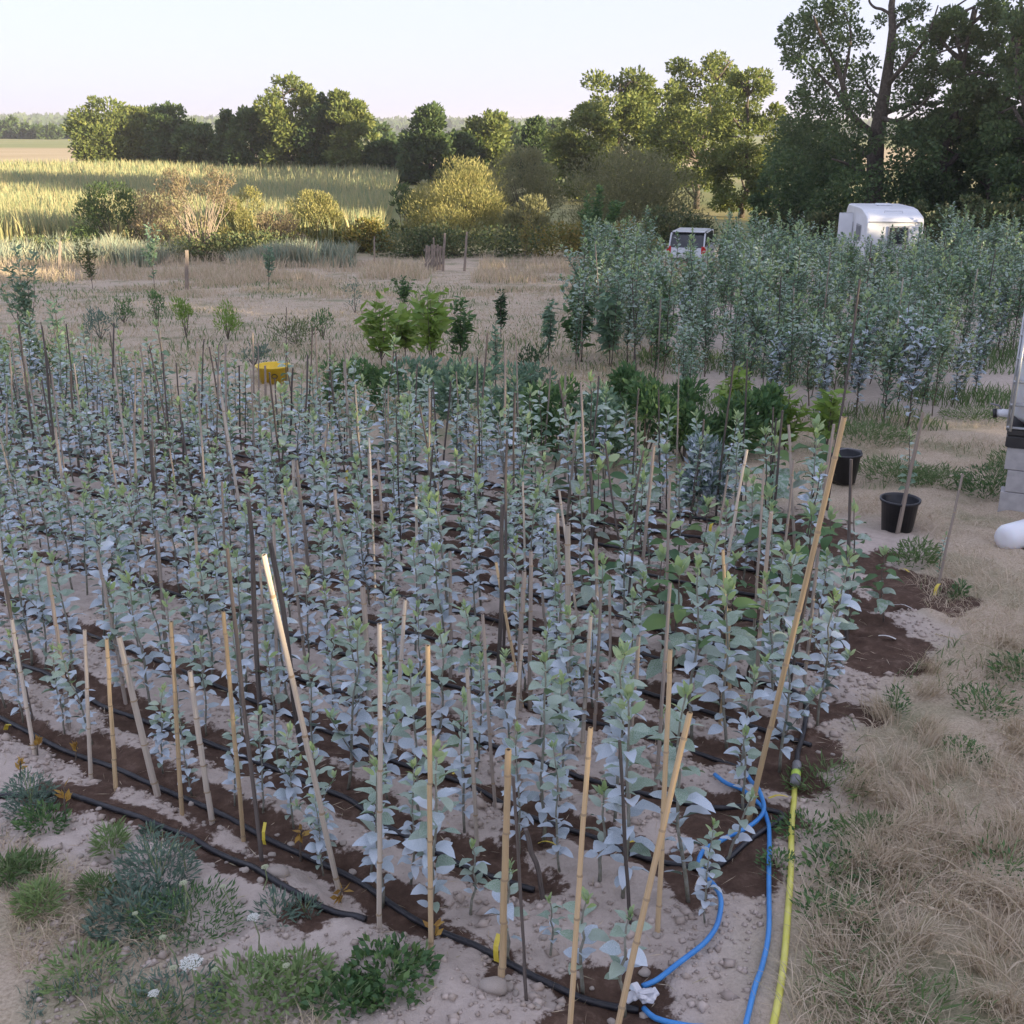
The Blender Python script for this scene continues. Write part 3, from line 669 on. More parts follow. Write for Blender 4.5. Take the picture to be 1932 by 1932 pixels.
def sapling_plan(seed, H=.75, nl=30, ls=.095, bare=.14, kinds=('silver', 'mid', 'tip'), branch=0, lean=.03, droop=0.):
    """stem path plus a list of leaves (kind, variant, position, rotation, size)"""
    st = random.Random(seed); P = []; x = y = 0
    for i in range(9):
        P.append(Vector((x, y, H * i / 8))); x += st.gauss(0, lean * .25); y += st.gauss(0, lean * .25)
    def stem_at(t):
        t = max(0, min(.9999, t)) * 8; i = int(t); return P[i].lerp(P[i + 1], t - i)
    L = []; az = st.uniform(0, 6.28)
    def put(p, az, el, size, k, roll=0):
        q = Euler((roll, -el, az), 'XYZ').to_quaternion()
        L.append((k, st.randrange(len(LM[k])), p, q, size))
    for i in range(nl):
        t = bare + (1 - bare) * (i + st.uniform(-.4, .4)) / nl; az += 2.4 + st.uniform(-.35, .35)
        up = max(0, (t - .78) / .22)
        el = R(st.uniform(5, 40)) * (1 - up) + R(st.uniform(35, 70)) * up - R(18) * max(0, .4 - t) - droop
        size = ls * st.uniform(.75, 1.2) * (1.0 - .42 * up) * (.78 + .3 * min(1, (t - bare) * 4))
        k = kinds[0] if t < .66 + st.uniform(-.18, .12) else (kinds[1] if t < .9 + st.uniform(-.06, .06) else kinds[2])
        if st.random() < .10: k = kinds[1]
        put(stem_at(t), az, el, size, k, st.uniform(-.5, .5))
    for i in range(6):
        put(P[8] - Vector((0, 0, .012 * (i // 2))), az + i * 2.4, R(st.uniform(48, 80)), ls * st.uniform(.42, .70), kinds[2], st.uniform(-.3, .3))
    B = []
    for b in range(branch):
        t = st.uniform(.15, .7); a = st.uniform(0, 6.28); s = stem_at(t); ln = H * st.uniform(.18, .36)
        d = Vector((math.cos(a) * .55, math.sin(a) * .55, .83)); e = s + d * ln; B.append((s, e))
        for i in range(int(ln / .035)):
            az += 2.4; f = (i + .5) / max(1, int(ln / .035))
            put(s.lerp(e, f), az, R(st.uniform(10, 55)), ls * st.uniform(.6, 1.0), kinds[0] if f < .7 else kinds[1], st.uniform(-.4, .4))
        for i in range(4): put(e, az + i * 1.7, R(st.uniform(40, 75)), ls * .55, kinds[2])
    return dict(P=P, L=L, B=B, H=H)
def plan_meshes(pl, stem_mat, r0=.0065):
    V, F = tube(pl['P'], [r0 * (1.25 - .1 * i) for i in range(9)], 5)
    mb = MB(); mb.add(V, F)
    for a, b in pl['B']: mb.tube([a, a.lerp(b, .5), b], [r0 * .5, r0 * .4, r0 * .25], 4)
    me = bpy.data.meshes.new('stem'); me.from_pydata(mb.V, [], mb.F); me.materials.append(stem_mat); me.shade_smooth()
    # the same leaves joined, for plants too far off to pick leaves apart
    VV = []; FF = []; MI = []; mats = []; o = 0
    for k, i, p, q, s in pl['L']:
        lm = LM[k][i]; mt = lm.materials[0]
        if mt not in mats: mats.append(mt)
        n = len(lm.vertices); c = np.empty(n * 3); lm.vertices.foreach_get('co', c); c = c.reshape(-1, 3)
        mat = np.array(q.to_matrix()); VV.append((c * s) @ mat.T + np.array(p))
        for pg in lm.polygons: FF.append(tuple(v + o for v in pg.vertices)); MI.append(mats.index(mt))
        o += n
    fm = bpy.data.meshes.new('leaves'); fm.from_pydata(np.concatenate(VV).tolist(), [], FF)
    for mt in mats: fm.materials.append(mt)
    fm.polygons.foreach_set('material_index', MI); fm.shade_smooth()
    pl['stem'] = me; pl['leaves'] = fm
    return pl
APPLE = [plan_meshes(sapling_plan(500 + i, H=.78, nl=34 + 2 * (i % 4), ls=.098, branch=(2 if i in (3, 7) else 0)), M['stem']) for i in range(9)]
SMALL = [plan_meshes(sapling_plan(540 + i, H=.40, nl=14, ls=.085, bare=.3), M['stem']) for i in range(4)]
PEAR = [plan_meshes(sapling_plan(560 + i, H=.85, nl=30, ls=.11, kinds=('blue', 'mid', 'tip'), droop=.25), M['stem_dark']) for i in range(4)]
BROAD = [plan_meshes(sapling_plan(570 + i, H=.62, nl=17, ls=.17, kinds=('mid', 'green', 'tip'), droop=.35, bare=.2), M['stem_dark']) for i in range(3)]
TALL = [plan_meshes(sapling_plan(580 + i, H=1.75, nl=66, ls=.125, bare=.18, kinds=(('blue', 'mid', 'tip'), ('green', 'blue', 'tip'), ('blue', 'mid', 'mid'), ('mid', 'blue', 'tip'))[i % 4], branch=12 + i % 5, lean=.045), M['stem_dark'], .009) for i in range(8)]
SLEND = [plan_meshes(sapling_plan(600 + i, H=1.7, nl=46, ls=.10, bare=.3, kinds=('green', 'blue', 'mid'), branch=6, lean=.05), M['stem_dark'], .008) for i in range(3)]

def plant(name, label, cat, group, pl, x, y, sc, rz, tilt=(0, 0), single=False, zs=1.0):
    root = bpy.data.objects.new(name, None); COL.objects.link(root); root.empty_display_size = .05
    root.location = (x, y, float(gz(x, y)) - .01); root.rotation_euler = (tilt[0], tilt[1], rz); root.scale = (sc, sc, sc * zs)
    tag(root, label, cat, group)
    s = bpy.data.objects.new('stem', pl['stem']); COL.objects.link(s); s.parent = root
    if single:
        for k, i, p, q, z in pl['L']:
            o = bpy.data.objects.new('leaf', LM[k][i]); COL.objects.link(o); o.parent = root
            o.location = p; o.rotation_mode = 'QUATERNION'; o.rotation_quaternion = q; o.scale = (z, z, z)
    else:
        o = bpy.data.objects.new('leaves', pl['leaves']); COL.objects.link(o); o.parent = root; o['kind'] = 'stuff'
    return root

# ------------------------------------------------------------------ stakes
def cane_mesh(name, mat, seed, n=8, nodes=5, wob=.09, square=False):
    """unit stake: length 1 in z, radius 1 in x and y; bamboo has raised joints and a hollow end"""
    st = random.Random(seed); V = []; F = []; rings = []
    zs = [0]
    if nodes:
        for i in range(nodes):
            z = (i + .5 + st.uniform(-.2, .2)) / nodes; zs += [z - .006, z, z + .006]
    else: zs += [i / 7 for i in range(1, 7)]
    zs.append(1.0); ox = oy = 0
    for i, z in enumerate(zs):
        r = 1.0 - .18 * z
        if nodes and i % 3 == 2 and 0 < i < len(zs) - 1: r *= 1.22
        ox += st.gauss(0, wob); oy += st.gauss(0, wob)
        rings.append((z, r, ox, oy))
    for z, r, ox, oy in rings:
        for k in range(n):
            th = 2 * math.pi * (k + .5) / n; q = r * (st.uniform(.82, 1.12) if not nodes else 1)
            V.append((ox + q * math.cos(th), oy + q * math.sin(th), z + (st.uniform(-.006, .006) if z == 1.0 and not nodes else 0)))
    m = len(rings)
    for i in range(m - 1):
        for k in range(n): F.append((i * n + k, i * n + (k + 1) % n, (i + 1) * n + (k + 1) % n, (i + 1) * n + k))
    mi = [0] * len(F); b = (m - 1) * n
    if nodes:
        for i in range(1, m - 2):
            if i % 3 == 2:
                for k in range(n): mi[i * n + k] = 2
    if nodes:
        z, r, ox, oy = rings[-1]; c = len(V)
        for k in range(n): th = 2 * math.pi * (k + .5) / n; V.append((ox + r * .62 * math.cos(th), oy + r * .62 * math.sin(th), z))
        for k in range(n): th = 2 * math.pi * (k + .5) / n; V.append((ox + r * .58 * math.cos(th), oy + r * .58 * math.sin(th), z - .03))
        for k in range(n):
            F.append((b + k, b + (k + 1) % n, c + (k + 1) % n, c + k)); mi.append(0)
            F.append((c + k, c + (k + 1) % n, c + n + (k + 1) % n, c + n + k)); mi.append(1)
        F.append(tuple(c + n + k for k in range(n))); mi.append(1)
    else: F.append(tuple(b + k for k in range(n))); mi.append(0)
    me = bpy.data.meshes.new(name); me.from_pydata(V, [], F); me.materials.append(mat); me.materials.append(M['hollow']); me.materials.append(M['joint'])
    me.polygons.foreach_set('material_index', mi)
    if nodes: me.shade_smooth()
    return me
CANE = {'bamboo': [cane_mesh('cane', M['bamboo'], i, nodes=5 + i % 2) for i in range(4)],
        'pale': [cane_mesh('cane', M['bamboo_pale'], 10 + i, nodes=4 + i % 3) for i in range(4)],
        'grey': [cane_mesh('cane', M['bamboo_grey'], 20 + i, nodes=4 + i % 3, wob=.14) for i in range(5)],
        'dark': [cane_mesh('cane', M['stake_dark'], 30 + i, n=7, nodes=0, wob=.3) for i in range(5)],
        'wood': [cane_mesh('cane', M['stake_wood'], 40 + i, n=4, nodes=0, wob=.1) for i in range(3)]}
SNAME = {'bamboo': 'bamboo_cane', 'pale': 'bamboo_cane', 'grey': 'bamboo_cane', 'dark': 'weathered_stake', 'wood': 'wooden_stake'}
def stake(kind, base, top, r, label, group=None):
    d = top - base; me = rnd.choice(CANE[kind])
    o = bpy.data.objects.new(SNAME[kind], me); COL.objects.link(o)
    o.location = base - d.normalized() * .04; o.rotation_mode = 'QUATERNION'
    o.rotation_quaternion = d.to_track_quat('Z', 'Y') @ Quaternion((0, 0, 1), rnd.uniform(0, 6.28))
    o.scale = (r, r, d.length + .04); tag(o, label, 'stake', group); return o
def stake_px(kind, bu, bv, tu, tv, r, label, dy=0.0, group=None):
    b = gp(bu, bv); b.z = float(gz(b.x, b.y)); return stake(kind, b, xz(tu, tv, b.y + dy), r, label, group)
SP = [
 ('bamboo', 945, 1855, 957, 1415, .0125, 'short thick golden bamboo cane beside the drip pipe with white-taped joint', 0),
 ('dark', 992, 1891, 960, 1464, .0065, 'thin dark stick leaning on the short thick golden cane', 0),
 ('bamboo', 1072, 1965, 1115, 1374, .0095, 'slender golden cane between the thick golden cane and the white joint', .08),
 ('bamboo', 1160, 1965, 1300, 1345, .0105, 'golden cane leaning over the white-taped hose joint', .12),
 ('pale', 716, 1752, 711, 1178, .0095, 'straight pale cane beyond the end of the weedy drip pipe', 0),
 ('bamboo', 813, 1800, 804, 1217, .0092, 'reddish cane beside a speckled sapling on the second drip pipe', 0),
 ('pale', 643, 1683, 496, 1047, .0105, 'long pale cane bent far over across the rows', -.25),
 ('dark', 569, 1421, 512, 1025, .014, 'thick dark split stake crossed by the bent pale cane', 0),
 ('dark', 495, 1431, 479, 943, .0125, 'tall black straight stake left of the thick split stake', 0),
 ('bamboo', 458, 1575, 423, 1154, .0095, 'straight cane beside the crooked dark stick', 0),
 ('dark', 494, 1619, 421, 1036, .0085, 'long crooked dark stick leaning over the straight cane', 0),
 ('pale', 400, 1547, 364, 1266, .0125, 'short pale cane with curved top in the second row', 0),
 ('bamboo', 343, 1535, 323, 1174, .0098, 'golden cane with a yellow tie at its foot', 0),
 ('pale', 296, 1497, 222, 1203, .0155, 'short stout mossy-footed cane leaning among leaves', 0),
 ('bamboo', 220, 1491, 202, 1207, .0100, 'short upright cane next to the stout mossy cane', 0),
 ('pale', 172, 1475, 160, 1189, .0095, 'short pale cane second from the stout mossy cane', 0),
 ('pale', 64, 1418, 22, 1168, .0105, 'short pale cane leaning at the open end of the row', 0),
 ('grey', 704, 1460, 687, 1105, .0135, 'thick grey cane rising left of the pale leaning lath', 0),
 ('pale', 744, 1420, 766, 1132, .0105, 'pale cane leaning away from the thick grey cane', 0),
 ('pale', 1078, 1345, 1077, 991, .0165, 'very thick whitish bamboo pole in the middle rows', 0),
 ('bamboo', 985, 1330, 937, 1061, .0090, 'thin reddish cane crossing the black stake in the middle rows', 0),
 ('dark', 939, 1344, 941, 955, .0130, 'thick black stake crossed by the thin reddish cane', 0),
 ('grey', 982, 1345, 988, 1076, .0140, 'brownish stout cane close to the black stake', 0),
 ('grey', 1000, 1330, 1003, 1041, .0120, 'grey cane right of the brownish stout cane', 0),
 ('grey', 1036, 1290, 1020, 1119, .0090, 'short grey cane leaning towards the whitish pole', 0),
 ('bamboo', 1240, 1763, 1267, 1226, .0100, 'golden cane in the last sapling before the blue hose loop', .1),
 ('grey', 1185, 1520, 1210, 1200, .0110, 'grey cane leaning with dark lower half before the blue hoses', 0),
 ('grey', 1122, 1370, 1136, 1108, .0095, 'grey cane among leaves right of the whitish pole', 0),
 ('grey', 1150, 1350, 1152, 1098, .0085, 'thin grey cane paired with another right of the whitish pole', 0),
 ('grey', 934, 1522, 909, 1158, .0080, 'thin grey cane slanting over the third drip pipe', 0),
 ('pale', 901, 1600, 877, 1262, .0088, 'thin pale cane with a sapling tied low', 0),
 ('dark', 1026, 1690, 1000, 1560, .0110, 'short dark stub of stake by the yellow label', 0),
 ('dark', 1192, 1740, 1170, 1400, .0075, 'thin black stick behind the tall silver sapling', 0),
 ('bamboo', 1414, 1538, 1592, 786, .0125, 'very long orange bamboo cane leaning across the hose corner', -.1),
 ('wood', 1422, 1334, 1455, 968, .0150, 'broad grey lath behind the long orange cane', 0),
 ('bamboo', 1357, 1385, 1379, 1149, .0100, 'short golden cane forked against a pale one', 0),
 ('bamboo', 1376, 1300, 1364, 1038, .0100, 'golden cane meeting the forked short cane', 0),
 ('grey', 1505, 1367, 1543, 1034, .0095, 'thin grey cane ending at the black hose bend', 0),
 ('dark', 1488, 1303, 1572, 830, .0100, 'long black stick leaning beside the orange cane', -.1),
 ('dark', 1599, 1213, 1608, 868, .0115, 'dark stake of the tree in the round damp patch', 0),
 ('grey', 1768, 1112, 1817, 893, .0095, 'thin grey stick standing alone at the edge of the grass', 0),
 ('wood', 1693, 1008, 1740, 778, .0170, 'flat wooden lath leaning behind the black bucket', 0),
 ('wood', 1540, 1010, 1574, 800, .0150, 'wooden lath partly hidden by the long orange cane', 0),
 ('dark', 1560, 960, 1622, 528, .0120, 'very tall black stick with pale tip rising over the nursery', 0),
 ('grey', 1205, 1130, 1232, 842, .0120, 'frayed cane with split top in the middle rows', 0),
 ('dark', 1168, 1120, 1218, 850, .0090, 'dark stick crossing the frayed cane', 0),
 ('dark', 1115, 1110, 1116, 890, .0130, 'short black stake standing free in the middle rows', 0),
 ('pale', 1355, 1150, 1410, 848, .0110, 'leaning grey-tan cane near the front of the green shrubs', 0),
 ('pale', 560, 1060, 552, 868, .0130, 'twin pale canes crossed at the top', 0),
 ('grey', 585, 1120, 556, 870, .0120, 'grey cane crossing the twin pale canes', 0),
 ('wood', 1066, 900, 1068, 702, .0150, 'pale-topped wooden stake before the green shrubs', 0),
 ('grey', 955, 930, 955, 655, .0120, 'tall two-tone cane before the green shrubs', 0),
 ('dark', 900, 900, 920, 630, .0110, 'dark stick leaning before the green shrubs', 0),
 ('dark', 75, 900, 36, 615, .0110, 'long dark stick leaning at the back corner of the bed', 0),
 ('dark', 110, 960, 90, 660, .0110, 'crooked dark stick next to the back corner of the bed', 0),
 ('dark', 150, 900, 130, 700, .0120, 'dark stick with bulging joints near the back corner', 0),
 ('dark', 245, 860, 227, 750, .0160, 'thick black stake tilted among the back rows', 0),
 ('dark', 290, 1010, 283, 830, .0150, 'long black stake standing in the back rows', 0),
 ('wood', 503, 870, 500, 690, .0130, 'pale lath standing before the yellow tub', 0),
 ('dark', 455, 850, 450, 690, .0100, 'black stick left of the yellow tub', 0),
 ('dark', 575, 900, 578, 670, .0110, 'black stick right of the yellow tub', 0),
 ('grey', 480, 760, 477, 628, .0140, 'grey cane end standing behind the yellow tub', 0),
 ('grey', 370, 830, 372, 640, .0120, 'grey stake with dark twin at the back of the bed', 0),
 ('dark', 378, 820, 382, 640, .0090, 'dark twin of the grey stake at the back of the bed', 0),
 ('dark', 540, 760, 541, 580, .0070, 'thin dark rod behind the yellow tub', 0),
 ('dark', 622, 820, 624, 640, .0100, 'dark rod before the green shrubs at the back corner', 0),
]
taken = []
for (k, bu, bv, tu, tv, r, lab, dy) in SP:
    o = stake_px(k, bu, bv, tu, tv, r, lab, dy); taken.append((o.location.x, o.location.y))

# ------------------------------------------------------------------ the bed of saplings, row by row
ORD = ['outermost', 'second', 'third', 'fourth', 'fifth', 'sixth', 'seventh', 'eighth', 'ninth', 'tenth', 'eleventh', 'twelfth', 'thirteenth', 'fourteenth', 'fifteenth']
cnt = 0
for k, c in enumerate(ROWC):
    if k == 0: continue
    s0, s1 = row_start(c), row_end(c)
    s = s1 - rnd.uniform(0, .1); step = .21 if k < 5 else (.235 if k < 8 else .30)
    while s > s0:
        x, y = rowpt(c + .07 + rnd.gauss(0, .02), s + rnd.gauss(0, .03)); s -= step * rnd.uniform(.8, 1.25)
        lat = x / (y * .944 + .329 * (3 - float(g(y))))
        if abs(lat) > .50 or y < 2.7: continue
        if 480 < 966 + FPX * lat < 552 and c > 7.2: continue
        sp_right = s > s1 - .9                        # the row ends by the hoses are younger
        if rnd.random() < (.10 if k < 9 else .06) or (k == 1 and rnd.random() < .10): continue
        # size drifts along and between rows
        h = (.72 + .28 * vnoise(x * .8 + 4, y * .8, 77)) * (.78 if k == 1 else 1.0) * rnd.uniform(.85, 1.15) * (1.0 + .03 * max(0, k - 6))
        if k >= 9 and rnd.random() < .22: pl, nm, lb, ct = rnd.choice(PEAR), 'pear_sapling', 'grey-green drooping sapling in the %s row from the weeds' % ORD[k], 'sapling'
        elif k >= 6 and x > .3 and rnd.random() < .35: pl, nm, lb, ct = rnd.choice(BROAD), 'broadleaf_sapling', 'big-leaved green sapling in the %s row from the weeds' % ORD[k], 'sapling'
        elif (k == 1 and rnd.random() < .16) or (sp_right and rnd.random() < .3): pl, nm, lb, ct = rnd.choice(SMALL), 'apple_sapling', 'knee-high silver-leaved sapling in the %s row from the weeds' % ORD[k], 'sapling'
        else: pl, nm, lb, ct = rnd.choice(APPLE), 'apple_sapling', 'silver-dusted apple sapling in the %s row from the weeds' % ORD[k], 'sapling'
        plant(nm, lb, ct, 'saplings of the %s row' % ORD[k], pl, x, y, h * rnd.uniform(.95, 1.1), rnd.uniform(0, 6.28), (rnd.gauss(0, .05), rnd.gauss(0, .05)), single=(y < 6.2), zs=1.0)
        cnt += 1
        near_t = min((math.hypot(x - a, y - b) for a, b in taken), default=9)
        if near_t > .16 and rnd.random() < (.22 if k < 5 else .42):
            kd = rnd.choice(['grey', 'grey', 'dark', 'pale', 'grey'] if k < 8 else ['dark', 'grey', 'dark', 'grey', 'dark', 'wood'])
            L = rnd.uniform(.65, 1.05) if k < 6 else rnd.uniform(.75, 1.35)
            bx, by = x + rnd.gauss(0, .03), y + rnd.gauss(0, .03); b = Vector((bx, by, float(gz(bx, by))))
            word = {'grey': 'grey weathered cane', 'dark': 'dark weathered stick', 'pale': 'pale bamboo cane', 'wood': 'grey wooden lath'}[kd]
            stake(kd, b, b + Vector((rnd.gauss(0, .06), rnd.gauss(0, .06), 1)).normalized() * L, rnd.uniform(.007, .0115), '%s among saplings of the %s row from the weeds' % (word, ORD[k]), 'stakes of the %s row' % ORD[k])
print('bed saplings', cnt)
# young trees planted singly in the damp patches at the right
for (u, v, h, nm, lb) in [(1600, 1195, .95, 0, 'young tree tied to the dark stake in the round damp patch'), (1667, 1170, .72, 1, 'small sapling with round leaves beside the white label'), (1705, 985, .85, 0, 'sapling standing in front of the black bucket'), (1545, 1110, .9, 1, 'big-leaved sapling near the long orange cane'), (1770, 1085, .38, 0, 'tiny leafless-stemmed sapling by the lone grey stick')]:
    p = gp(u, v); plant('fruit_sapling', lb, 'sapling', None, (PEAR[1], BROAD[0])[nm], p.x, p.y, h, rnd.uniform(0, 6), (0, .05))
for (u, v, sc, pl, lb) in [(1175, 1690, 1.12, 2, 'tall silver sapling with sunlit tip near the blue hose loop'), (1300, 1700, 1.1, 5, 'tall broad-leaved silver sapling beside the blue hose loop'), (1025, 1590, 1.05, 1, 'tall silver sapling near the yellow label'), (815, 1740, .95, 4, 'speckled white sapling tied to the reddish cane'), (722, 1700, .8, 6, 'slim sapling tied to the straight pale cane'), (1330, 1745, .55, 0, 'short sapling with pale tip inside the blue hose loop'), (1390, 1500, .75, 8, 'leafy sapling at the blue hose ends'), (610, 1640, .5, 3, 'small curled sapling leaning on the bent pale cane'), (960, 1800, .0, 0, ''), (1100, 1860, .0, 1, ''), (1180, 1900, .0, 2, '')]:
    p = gp(u, v)
    if sc: plant('apple_sapling', lb, 'sapling', None, APPLE[pl], p.x, p.y, sc, rnd.uniform(0, 6), (rnd.gauss(0, .03), rnd.gauss(0, .03)), single=True)
    else: plant('apple_sapling', ['short silver sapling at the thick golden cane', 'short silver sapling at the slender golden cane', 'short silver sapling at the white-taped hose joint'][pl], 'sapling', None, SMALL[pl], p.x, p.y, .95, rnd.uniform(0, 6), (0, 0), single=True)

# ------------------------------------------------------------------ nursery of taller trees at the back
BUSHY = [plan_meshes(sapling_plan(620 + i, H=1.25, nl=44, ls=.12, bare=.08, kinds=(('silver', 'blue', 'mid'), ('blue', 'mid', 'tip'), ('silver', 'mid', 'tip'))[i % 3], branch=15 + i, lean=.05), M['stem_dark'], .008) for i in range(5)]
for i, (u, v) in enumerate([(1470, 775), (1515, 765), (1560, 795), (1610, 785), (1665, 800), (1715, 810), (1760, 780), (1800, 768), (1838, 748), (1500, 722), (1545, 735), (1590, 735), (1650, 728), (1700, 738), (1770, 716), (1828, 700), (1866, 700), (1890, 668), (1740, 745), (1625, 760), (1690, 770), (1420, 740), (1380, 700), (1440, 690), (1335, 690), (1290, 680), (1240, 690), (1210, 660)]):
    p = gp(u, v); plant('nursery_tree', 'bushy silver-grey nursery tree in the front rows, branched to the ground', 'young tree', 'bushy front nursery trees', BUSHY[i % 5], p.x + rnd.gauss(0, .05), p.y + rnd.gauss(0, .1), rnd.uniform(.75, 1.15), rnd.uniform(0, 6.28))
tn = 0
y = 13.2
rowi = 0
while y < 37:
    xl = max(-.2, .10 * y - 1.0) if y > 17 else 1.2 + (17 - y) * .25
    xr = .50 * y if y > 17.5 else (.42 * y - .3)
    x = xl + rnd.uniform(0, .6)
    while x < xr:
        uu = 966 + FPX * x / (y * .944 + .329 * (3 - float(g(y))))
        if rnd.random() > .07 and not (1235 < uu < 1352 and y > 24):
            yy = y + rnd.gauss(0, .15)
            pl = rnd.choice(TALL + TALL + SLEND); h = rnd.uniform(.72, 1.1) * (1.0 + .10 * vnoise(x / 3, yy / 3, 5) + .012 * (yy - 20)) * (.82 if yy < 16 else 1) * (.80 if (1570 < uu < 1765 and yy > 26) else 1)
            zone = 'front' if y < 17 else ('middle' if y < 26 else 'back')
            kd = 'silvery' if pl in TALL and pl['leaves'].materials[0] == M['leaf_silver'] else ('green slender' if pl in SLEND else 'grey-green')
            plant('nursery_tree', '%s head-high nursery tree in the %s rows before the caravan' % (kd, zone), 'young tree', 'tall nursery trees, %s rows' % zone, pl, x, yy, h * (1.05 if y > 20 else 1), rnd.uniform(0, 6.28), (rnd.gauss(0, .03), rnd.gauss(0, .03)))
            tn += 1
            if rnd.random() < .16:
                b = Vector((x + .05, yy, float(gz(x, yy)))); kd = rnd.choice(['grey', 'dark', 'pale'])
                stake(kd, b, b + Vector((rnd.gauss(0, .05), rnd.gauss(0, .05), 1)).normalized() * rnd.uniform(1.2, 1.9), .011, '%s stake among the tall nursery trees' % {'grey': 'grey cane', 'dark': 'dark', 'pale': 'pale cane'}[kd], 'stakes of the tall nursery')
        x += rnd.uniform(.42, .72) * (1 + .035 * max(0, y - 16))
    y += .8 if y < 20 else 1.1; rowi += 1
print('nursery', tn)

# ------------------------------------------------------------------ pipes and hoses
def hose(name, label, pts, r, mat, cat='hose', lift=None, n=8, sub=6):
    P = smooth_path([Vector((p.x, p.y, 0)) for p in gpath(pts, 0)], sub) if not isinstance(pts[0], Vector) else smooth_path(pts, sub)
    for p in P: p.z = float(gz(p.x, p.y)) + (r * .75 if lift is None else lift)
    for _ in range(3):
        zz = [p.z for p in P]
        for i in range(1, len(P) - 1): P[i].z = max(zz[i] * .2 + .4 * (zz[i - 1] + zz[i + 1]), float(gz(P[i].x, P[i].y)) + r * .3)
    o0 = P[0].copy(); mb = MB(); mb.tube([p - o0 for p in P], r, n)
    o = mb.build(name, mat, None, True); o.location = o0
    if label: tag(o, label, cat)
    return o, P
hose('drip_pipe', 'black drip pipe ending in bare soil beside the weeds', PIPE[0], .0125, M['pipe'], 'pipe')
hose('drip_pipe', 'black drip pipe running to the white-taped hose joint', PIPE[1], .0125, M['pipe'], 'pipe')
hose('drip_pipe', 'black drip pipe ending between the rows near the yellow label', PIPE[2], .0125, M['pipe'], 'pipe')
hose('drip_pipe', 'black drip pipe doubling back in a sharp elbow under the blue hoses', PIPE[3], .0115, M['pipe'], 'pipe')
for k, pts in back_pipes.items():
    P = [Vector((x, y, 0)) for x, y in pts]
    if k == 7: continue
    hose('drip_pipe', 'black drip pipe along the %s sapling row from the weeds' % ORD[k], P, .0125, M['pipe'], 'pipe', n=6, sub=2)
rp = [Vector((x, y, 0)) for x, y in back_pipes[7]][:-3]
rp += [gp(u, v) for u, v in [(1374, 1270), (1424, 1283), (1485, 1300), (1511, 1317), (1521, 1344), (1517, 1377), (1506, 1418), (1503, 1447)]]
hose('drip_pipe', 'black pipe bending out of the rows to the yellow hose', rp, .0125, M['pipe'], 'pipe')
yh, P = hose('garden_hose', 'yellow garden hose with grey and green coupling', [(1501, 1462), (1500, 1478), (1497, 1520), (1493, 1572), (1491, 1656), (1485, 1740), (1478, 1824), (1461, 1932), (1440, 2010)], .0125, M['yellow_hose'])
y0 = Vector(yh.location); a = gp(1503, 1446); b = gp(1500, 1482); a.z = b.z = max(float(gz(a.x, a.y)), float(gz(b.x, b.y))) + .02
mb = MB(); mb.tube([a - y0, a.lerp(b, .02) - y0, a.lerp(b, .25) - y0, a.lerp(b, .28) - y0, a.lerp(b, .42) - y0], [.014, .021, .021, .017, .017], 12); mb.build('coupling_nut', M['connector'], yh, True)
mb = MB(); mb.tube([a.lerp(b, .42) - y0, a.lerp(b, .45) - y0, a.lerp(b, .64) - y0, a.lerp(b, .66) - y0], [.017, .022, .022, .018], 12); mb.build('coupling_ring', M['lime_plastic'], yh, True)
mb = MB(); mb.tube([a.lerp(b, .66) - y0, a.lerp(b, .70) - y0, a.lerp(b, .96) - y0, b - y0], [.018, .024, .023, .014], 12); mb.build('coupling_sleeve', M['connector'], yh, True)
hose('blue_hose', 'blue hose running straight beside the yellow hose', [(1347, 1475), (1380, 1496), (1411, 1511), (1439, 1528), (1448, 1548), (1451, 1572), (1450, 1639), (1450, 1706), (1449, 1773), (1438, 1827), (1424, 1874), (1408, 1940), (1395, 2000)], .0095, M['blue_hose'], lift=.018)
hose('blue_hose', 'blue hose curving through the saplings to the white-taped joint', [(1404, 1462), (1417, 1485), (1431, 1508), (1441, 1528), (1434, 1545), (1411, 1569), (1370, 1592), (1333, 1610), (1318, 1630), (1330, 1658), (1345, 1682), (1357, 1712), (1358, 1735), (1347, 1770), (1320, 1804), (1285, 1836), (1246, 1851), (1212, 1864)], .0095, M['blue_hose'], lift=.03)
hose('blue_hose', 'short blue hose leaving the white-taped joint', [(1215, 1893), (1230, 1912), (1250, 1924), (1290, 1937), (1340, 1950), (1390, 1990)], .0095, M['blue_hose'], lift=.014)
p = gp(1208, 1880); mb = MB()
for i in range(9):
    a = rnd.uniform(0, 6.28); q = Vector((rnd.uniform(-.035, .035), rnd.uniform(-.02, .02), rnd.uniform(.0, .03)))
    mb.box(-.026, .026, -.015, .015, -.004, .010, 0, .003, Matrix.Translation(q) @ Euler((rnd.uniform(-.6, .6), rnd.uniform(-.6, .6), a)).to_matrix().to_4x4())
o = mb.build('taped_joint', M['white_tape']); o.location = (p.x, p.y, float(gz(p.x, p.y)) + .02); tag(o, 'hose joint wrapped in white tape on the damp soil', 'hose joint')
